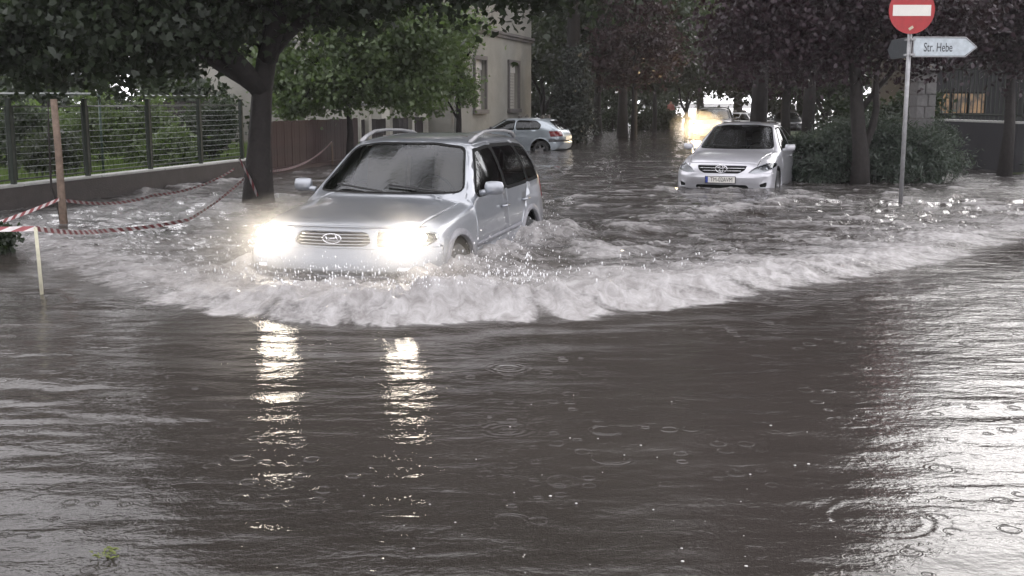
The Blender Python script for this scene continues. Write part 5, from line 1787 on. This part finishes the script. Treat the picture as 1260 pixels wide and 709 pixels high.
# purple plum over the juniper
PB = gp(1058, 226, 0)
tree('plum_tree', 'purple-leaved plum tree with a V-shaped dark trunk rising from the juniper bush', (PB.x, PB.y, -.35),
     forks=[(1, (.35, 0, 2.9), .085), (4, (-1.2, -.4, 4.3), .09), (4, (.2, .3, 4.9), .09), (3, (-1.9, -.2, 3.5), .05), (2, (1.5, .2, 4.0), .06)],
     crowns=[((-.9, -.2, 4.6), (2.2, 2.2, 1.7), 1.2), ((1.0, .2, 3.9), (1.6, 1.8, .95), .8), ((-.6, 0, 6.6), (1.7, 2.2, 1.7), .9), ((-2.0, -.5, 3.35), (1.2, 1.1, .85), .42),
             ((-.7, .2, 3.0), (1.3, 1.0, .7), .30), ((1.0, .3, 3.1), (1.2, .9, .7), .18), ((-.9, 0, 9.0), (1.8, 2.2, 1.9), .8)],
     n_leaf=48000, leaf='leaf_purple', lsize=.105, clump_r=.50, per=42, twigs=55,
     trunk_pts=[(0, 0, 0), (.0, 0, .85), (-.12, 0, 1.7), (-.22, 0, 2.6), (-.12, 0, 3.5)], trunk_r=.15)
tree('plum_tree', 'second purple plum, at the right edge over the picket fence', (10.6, 24.6, -.2),
     forks=[(2, (-1.0, 0, 3.6), .08), (2, (.9, 0, 3.8), .08)],
     crowns=[((-.1, 0, 3.6), (1.7, 1.8, 1.2), 1), ((.9, 0, 3.9), (1.8, 1.8, 1.0), .8)],
     n_leaf=20000, leaf='leaf_purple', lsize=.11, clump_r=.50, per=42, twigs=30,
     trunk_pts=[(0, 0, 0), (.05, 0, 1.2), (0, 0, 2.4)], trunk_r=.12)
# juniper bush: long feathery sprays
jb = thing('juniper_bush', 'wide spreading grey-green juniper bush standing in the water round the plum trunk', 'bush', (PB.x, PB.y, -.3))
ells = [((-.55, 1.0, .72), (.75, .8, .62), .8), ((.5, 1.1, .98), (.95, .9, .75), 1), ((1.45, .9, .88), (.95, .9, .68), .9), ((.9, .45, .45), (.8, .5, .4), .4), ((-.6, .5, .4), (.5, .4, .35), .25)]
P, cen = clump_points(ells, 42000, .24, 90)
P = P[P[:, 2] > .05]
NEEDLE = np.array([(0, 0, 0), (.10, .35, .03), (0, 1.0, -.06), (-.10, .35, .03)])
bm = bmesh.new()
for i in range(0, len(cen), 5): limb(bm, (random.uniform(-.3, .6), random.uniform(0, .3), 0), cen[i], .03, .006, n=5, seg=4)
obj('stem', bm, M['bark'], jb, smooth=True)
leaves('foliage', P, .11, M['leaf_juniper'], jb, NEEDLE)
dcore = clump_points([((.4, 1.1, .55), (1.6, .6, .5), 1)], 5000, .3, 50)[0]
leaves('inner_foliage', dcore, .16, M['conifer'], jb, LEAF1)

# middle distance
def street_tree(label, x, y, h, cr, n, leaf, ls, name='street_tree', tr=.22, low=.28, bark='bark', fork=True, group=None, cat='tree'):
    ry = cr * .9
    crowns = [((0, 0, h * .55), (cr, ry, h * .26), 1), ((-cr * .45, 0, h * .42), (cr * .7, ry * .7, h * .14), .45), ((cr * .45, .2, h * .44), (cr * .7, ry * .7, h * .14), .45), ((0, 0, h * .82), (cr * .75, ry * .75, h * .17), .5)]
    fk = [(2, (-cr * .4, 0, h * .5), tr * .5), (2, (cr * .45, .1, h * .55), tr * .5), (2, (0, 0, h * .75), tr * .6)]
    return tree(name, label, (x, y, -.3), fk, crowns, n, leaf, ls, clump_r=cr * .2, per=40, twigs=16, bark=bark, group=group, cat=cat,
                trunk_pts=[(0, 0, 0), (random.uniform(-.08, .08), 0, h * low * .5), (0, 0, h * low)], trunk_r=tr, flare=1.3)


def xat(px, d): return (px - 630) / FPX * d


blob_bush('yew_bush', 'tall dark conical yew just right of the parked hatchback', (xat(704, 46), 46, -.2),
          [((0, 0, 1.0), (.90, .9, 1.1), 1), ((0, 0, 2.2), (.66, .6, 1.0), .7), ((.1, 0, 3.2), (.42, .4, .9), .4)], 14000, 'conifer', .12, 'bush', clump_r=.26)
street_tree('dark tree with a straight trunk just right of the yew, near the house corner', xat(735, 56), 56, 11, 3.0, 13000, 'leaf_grey', .24, tr=.20, low=.30)
street_tree('dark tree with a thicker forked trunk, second right of the yew', xat(765, 53), 53, 12, 3.2, 14000, 'leaf_dark', .24, tr=.23, low=.30)
street_tree('thin-trunked grey-green tree by the hedge, left of the distant person', xat(803, 64), 64, 9, 2.6, 9000, 'leaf_grey', .26, tr=.13, low=.28)
street_tree('reddish-leaved tree hanging over the left side of the street', xat(778, 48), 48, 8.5, 1.9, 8000, 'leaf_red', .17, tr=.12, low=.42, name='copper_tree')
street_tree('tall grey-green tree behind the oncoming headlight', xat(858, 72), 72, 15, 4.2, 14000, 'leaf_mid', .32, tr=.25, low=.2)
street_tree('tall dark tree over the middle of the street end', xat(905, 84), 84, 19, 5.5, 15000, 'leaf_grey', .38, tr=.3, low=.30)
street_tree('purple-leaved tree behind the pale sedan, left of the plum', xat(965, 37), 37, 8.0, 2.5, 16000, 'leaf_purple', .15, tr=.15, low=.42, name='copper_tree')
street_tree('tree with a leaning trunk close behind the juniper', xat(990, 33), 33, 17, 3.2, 22000, 'leaf_dark', .2, tr=.17, low=.30)
street_tree('dark broad tree right of the stone pillar roofing the dark house', 19.0, 34.5, 5.6, 3.0, 14000, 'leaf_purple', .18, tr=.2, low=.38, name='copper_tree')
street_tree('tall purple tree between the plum trees, overhead', 6.3, 29.5, 17, 3.3, 24000, 'leaf_purple', .17, tr=.2, low=.35, name='copper_tree')
# background row, tall, closing the view
k = 0
bgs = [(-38, 62, 6.5, 'leaf_dark'), (-30, 52, 6.5, 'leaf_grey'), (-24, 60, 7, 'leaf_dark'), (-20, 44, 6, 'leaf_mid'), (-13.5, 48, 7.5, 'leaf_dark'), (-8.5, 58, 13, 'leaf_dark'), (-6, 48, 9, 'leaf_mid'),
       (-2, 66, 13, 'leaf_grey'), (3, 78, 16, 'leaf_dark'), (7.5, 92, 20, 'leaf_grey'), (22, 88, 20, 'leaf_dark'), (20, 62, 11, 'leaf_grey'), (17.5, 48, 6.5, 'leaf_dark'), (25, 70, 8, 'leaf_dark'), (31, 60, 6.5, 'leaf_grey')]
names = ['at the far left of the garden', 'left of the big maple, deep in the garden', 'tall, behind the pipe frame', 'low and light, behind the wire fence', 'over the garden shed', 'behind the big maple trunk', 'light green, behind the young tree',
         'behind the cream house roof', 'behind the yew bush', 'at the far end of the street, left', 'at the far end of the street, right', 'behind the right-hand copper tree', 'beside the dark house', 'beyond the dark house', 'at the far right edge']
for (x, y, h, lf), nm in zip(bgs, names):
    street_tree('background tree ' + nm, x, y, h, h * .30, 8000, lf, .36, tr=.2, low=.2, group='background trees', name='background_tree')

# tall trees beside the street, their crowns above the frame and mirrored in the flood
street_tree('tall tree whose crown hangs over the street, beside the second right trunk', xat(703, 51), 51, 30, 8.6, 30000, 'leaf_dark', .34, tr=.28, low=.42)


street_tree('dense tree closing the gap behind the hatchback roof', xat(668, 64), 64, 9.5, 3.2, 11000, 'leaf_dark', .28, tr=.18, low=.12)
street_tree('low dense tree behind the far headlight, street left side', xat(842, 80), 80, 9, 3.6, 11000, 'leaf_grey', .34, tr=.18, low=.12)
street_tree('dense dark tree between the far cars and the leaning tree', xat(1012, 58), 58, 8.5, 3.0, 11000, 'leaf_dark', .26, tr=.18, low=.12)
street_tree('low spreading dark tree over the white distant car', xat(925, 66), 66, 7.5, 3.6, 11000, 'leaf_grey', .28, tr=.16, low=.40)
# hedges and shrubs that close the view at eye level
def hedge(label, x0, y0, x1, y1, h, dpt, n, leaf, ls, name='hedge'):
    t = thing(name, label, 'hedge', (x0, y0, -.1), math.atan2(y1 - y0, x1 - x0))
    L = math.hypot(x1 - x0, y1 - y0)
    k = max(3, int(L / (h * .5)))
    ells = [((L * (i + .5) / k, random.uniform(-.1, .1), h * .48), (L / k * .8, dpt / 2, h * random.uniform(.44, .56)), 1) for i in range(k)]
    P, cen = clump_points(ells, n, h * .12, 40)
    P[:, 2] = np.abs(P[:, 2])
    bm = bmesh.new()
    for i in range(k): tube(bm, [(L * (i + .5) / k, 0, -.1), (L * (i + .5) / k + random.uniform(-.2, .2), 0, h * .6)], [.05, .03], 6)
    obj('stem', bm, M['bark'], t)
    leaves('foliage', P, ls, M[leaf], t)
    return t


hedge('dark hedge along the back of the left garden', -30, 36, -9.5, 38, 2.6, 1.6, 16000, 'leaf_dark', .22)
hedge('bright green hedge low behind the pipe frame', -22, 29, -10.5, 31.5, 1.75, 1.4, 12000, 'leaf_bright', .14)
hedge('long dark hedge across the far end of the street, left part', -4, 70, 14.0, 95, 4.4, 3, 14000, 'leaf_dark', .36)
hedge('dark hedge at the far right behind the juniper', 15.8, 70, 40, 62, 4.6, 3, 14000, 'leaf_grey', .36)
hedge('low dark hedge beside the distant person', xat(745, 66), 66, xat(828, 66), 67, 1.35, 1.2, 6000, 'leaf_dark', .16)
hedge('dark hedge between the leaning tree and the stone pillar', 9.2, 33, 12.6, 33.6, 2.0, 1.2, 8000, 'leaf_dark', .14)
gs = [(-12.6, 22.5, 1.0, 1.35, 'leaf_mid'), (-10.6, 24.2, .9, 1.3, 'leaf_dark'), (-9.4, 25.0, .8, 1.5, 'leaf_mid'), (-8.2, 25.4, .75, 1.45, 'leaf_mid'), (-7.0, 26.4, .7, 1.5, 'leaf_dark'), (-8.7, 21.6, .5, .8, 'leaf_grey'), (-7.2, 23.9, .5, .8, 'leaf_mid')]
gn = ['round green shrub behind the fence, farthest left', 'dark shrub behind the second fence panel', 'tall green shrub between the third and fourth fence posts', 'green shrub before the shed, behind the fence', 'dark shrub at the fence end near the maple trunk', 'small grey-green shrub close behind the wire fence', 'small green shrub close behind the last fence panel']
for (x, y, r_, h, lf), nm in zip(gs, gn):
    blob_bush('garden_shrub', nm, (x, y, .2), [((0, 0, h * .45), (r_, r_, h * .5), 1), ((r_ * .4, 0, h * .75), (r_ * .5, r_ * .5, h * .3), .4)], 4500, lf, .085, group='shrubs behind the wire fence', clump_r=.2)
LB = gp(-12, 312, 0)
blob_bush('edge_shrub', 'dark green shrub leaning in at the left edge above the water', (LB.x, LB.y, 0), [((0, 0, .12), (.26, .3, .2), 1)], 2600, 'leaf_dark', .06, clump_r=.08)
# lawn
n = 26000
yy = 10 + 27 * RNG.random(n) ** .8; dd = .25 + 9 * RNG.random(n) ** 1.3
Pg = np.stack([fence_x(yy) - .16 - dd, yy, np.full(n, .17)], 1)
BL = np.array([(-.12, 0, 0), (.12, 0, 0), (.02, .05, 1.0)])
V = BL[None] * (0.10 + .12 * RNG.random(n))[:, None, None]
an = RNG.random(n) * 6.28; ca, sa = np.cos(an), np.sin(an)
Vx = V[:, :, 0] * ca[:, None] - V[:, :, 1] * sa[:, None]; Vy = V[:, :, 0] * sa[:, None] + V[:, :, 1] * ca[:, None]
V = np.stack([Vx, Vy, V[:, :, 2]], 2) + Pg[:, None, :]
o = np_mesh('lawn_grass', V.reshape(-1, 3), np.arange(n * 3).reshape(n, 3), M['grass'])
tag(o, 'short green lawn grass behind the wire fence', 'grass', kind='stuff')


# ------------------------------------------------------------------ rain haze, spray mist
def volume_mat(name, dens, aniso, col=(0.9, 0.9, 0.92)):
    m = bpy.data.materials.new(name); m.use_nodes = True
    n = m.node_tree.nodes; l = m.node_tree.links
    n.clear()
    out = n.new('ShaderNodeOutputMaterial')
    pv = n.new('ShaderNodeVolumePrincipled')
    pv.inputs['Density'].default_value = dens
    pv.inputs['Anisotropy'].default_value = aniso
    pv.inputs['Color'].default_value = (*col, 1)
    l.new(pv.outputs[0], out.inputs['Volume'])
    return m


bm = bmesh.new(); bx(bm, (0, 120, 13.5), (900, 420, 31))
o = obj('haze', bm, volume_mat('rain_haze', 0.0006, 0.5)); o['kind'] = 'stuff'


tree('added_canopy_tree', 'tall unseen tree added left of the frame, its crown hanging over the silver SUV', (-9.6, 13.2, -.1),  # unseen crown added overhead to shape the windscreen reflections
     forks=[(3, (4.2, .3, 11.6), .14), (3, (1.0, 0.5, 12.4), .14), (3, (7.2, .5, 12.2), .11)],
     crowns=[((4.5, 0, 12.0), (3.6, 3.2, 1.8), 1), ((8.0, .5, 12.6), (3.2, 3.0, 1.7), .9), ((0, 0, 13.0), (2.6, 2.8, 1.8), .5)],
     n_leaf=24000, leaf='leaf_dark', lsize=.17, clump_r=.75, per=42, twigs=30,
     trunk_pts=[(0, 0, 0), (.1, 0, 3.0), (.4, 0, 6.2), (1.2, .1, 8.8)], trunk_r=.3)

# spray thrown up by the bumper: thin mist, droplets
def mist(name, label, c, r, dens, seed, sub=4):
    bm = bmesh.new()
    bmesh.ops.create_icosphere(bm, subdivisions=sub, radius=1)
    for v in bm.verts:
        n = v.co.normalized()
        k = 1 + .28 * float(vnoise(n.x * 2.2 + seed, n.y * 2.2 + n.z * 1.7, seed)) + .12 * float(vnoise(n.x * 6, n.y * 6 + n.z * 5, seed + 2))
        v.co = Vector((n.x * r[0] * k, n.y * r[1] * k, n.z * r[2] * k))
    o = obj(name, bm, volume_mat(name, dens, 0.72, (.95, .93, .92)), None, smooth=True)
    o.location = c
    return tag(o, label, 'spray', kind='stuff')


fw = Vector((math.cos(SUV_ANG), math.sin(SUV_ANG), 0)); lf = Vector((-fw.y, fw.x, 0))
SC_ = Vector((SUV_POS[0], SUV_POS[1], 0))
mist('glow_mist', 'mist added round the distant headlight to spread its glow', Vector((xat(859, 47.3), 47.1, .50)), (1.05, .55, .85), .13, 9, 3)  # mist blob added so the far lamp gets a glow
mist('spray_mist', 'low veil of mist over the breaking wave in front of the car', SC_ + fw * 3.1 + lf * .3 + Vector((0, 0, .26)), (2.6, .75, .26), .16, 5, 3)
mist('spray_mist', 'thin bright spray mist hanging round the lit headlights of the ploughing car', SC_ + fw * 2.45 + Vector((0, 0, .40)), (1.25, .55, .48), .24, 3)

DROP = None
bm = bmesh.new(); bmesh.ops.create_icosphere(bm, subdivisions=1, radius=1)
DV = np.array([v.co[:] for v in bm.verts]); DF = np.array([[v.index for v in f.verts] for f in bm.faces]); bm.free()
fpts = np.array([[p.x, p.y] for p in FRONT])
nd = 1500
tt = 2.6 + RNG.random(nd) * 6.0
tt = np.where(RNG.random(nd) < .6, 3.2 + RNG.random(nd) * 3.6, tt)
bi = np.floor(tt).astype(int); fr_ = (tt - bi)[:, None]
base = fpts[bi] * (1 - fr_) + fpts[bi + 1] * fr_
back = np.abs(RNG.normal(size=nd)) * .55
dirn = fpts[bi + 1] - fpts[bi]; dirn /= np.linalg.norm(dirn, axis=1)[:, None]
nrm2 = np.stack([-dirn[:, 1], dirn[:, 0]], 1)
xy = base + nrm2 * (back + .1)[:, None]
zz = .10 + np.abs(RNG.normal(size=nd)) * .13 * np.interp(tt, range(len(FSTR)), FSTR) + .12 * np.exp(-back)
n2 = 500
sd = np.where(RNG.random(n2) < .5, 1, -1)
a = -RNG.random(n2) * 3.4 + 2.0
pp2 = np.array([(SC_ + fw * float(a[i]) + lf * float(sd[i] * (.98 + abs(RNG.normal()) * .22)))[:2] for i in range(n2)])
xy = np.concatenate([xy, pp2]); zz = np.concatenate([zz, .04 + np.abs(RNG.normal(size=n2)) * .16])
n_ = len(zz)
sz = .0015 + .005 * RNG.random(n_) ** 3
st_ = np.stack([sz, sz, sz * (1 + 2.5 * RNG.random(n_))], 1)
V = DV[None] * st_[:, None, :] + np.concatenate([xy, zz[:, None]], 1)[:, None, :]
F = (DF[None] + (np.arange(n_) * len(DV))[:, None, None]).reshape(-1, 3)
o = np_mesh('spray_droplets', V.reshape(-1, 3), F, mat('water_droplet', (.8, .8, .82), .15, spec=.8, nscale=30, namt=.1), smooth=True)
tag(o, 'small water droplets flying over the breaking wave', 'spray', kind='stuff')

# bubbles and bits of foam floating on the calm water
nb2 = 60
pxs = 430 + RNG.random(nb2) * 760; pys = 470 + (RNG.random(nb2) ** .7) * 235
Pb = np.array([gp(float(a), float(b), .004)[:] for a, b in zip(pxs, pys)])
rb = .002 + .006 * RNG.random(nb2) ** 2
V = DV[None] * np.stack([rb, rb, rb * .35], 1)[:, None, :] + Pb[:, None, :]
F = (DF[None] + (np.arange(nb2) * len(DV))[:, None, None]).reshape(-1, 3)
o = np_mesh('rain_bubbles', V.reshape(-1, 3), F, mat('bubble_foam', (.5, .49, .48), .3, spec=.8, nscale=40, namt=.2), smooth=True)
tag(o, 'tiny rain bubbles floating on the calm brown water', 'bubbles', kind='stuff')


def leaf_litter(name, label, cat, p, size, m, n):
    bm = bmesh.new()
    for k in range(n):
        a = random.random() * 6.28; r_ = random.random() ** .5
        q = Vector((p.x + size * r_ * math.cos(a), p.y + size * .9 * r_ * math.sin(a), p.z + random.uniform(.002, .012)))
        an = random.random() * 6.28; L = size * random.uniform(.3, .6)
        c_, s_ = math.cos(an), math.sin(an)
        pts = [(0, 0, 0), (L * .5, L * .22, .006), (L, 0, .001), (L * .5, -L * .22, .006)]
        vs = [bm.verts.new((q.x + x * c_ - y * s_, q.y + x * s_ + y * c_, q.z + z)) for x, y, z in pts]
        bm.faces.new(vs)
    bmesh.ops.solidify(bm, geom=bm.faces, thickness=.002)
    o = obj(name, bm, m, None)
    return tag(o, label, cat)


yl = mat('wilted_leaf', (.20, .24, .05), .5, nscale=60, namt=.4)
pt = mat('pale_petal', (.62, .60, .56), .5, nscale=60, namt=.2)
leaf_litter('leaf_cluster', 'yellow-green clump of wet leaves lying at the bottom left', 'leaves', gp(135, 683, .010), .060, yl, 34)
leaf_litter('floating_petal', 'pale petal floating beside the large ripple at the lower right', 'petal', gp(1070, 592, .006), .022, pt, 1)
leaf_litter('floating_petal', 'round pale petal floating below the right headlight reflection', 'petal', gp(706, 487, .006), .018, pt, 1)
leaf_litter('floating_petal', 'pale petal floating under the left headlight reflection', 'petal', gp(416, 607, .006), .014, pt, 1)
leaf_litter('floating_petal', 'pale petal floating at the bottom edge, right of the middle', 'petal', gp(645, 689, .006), .024, pt, 2)
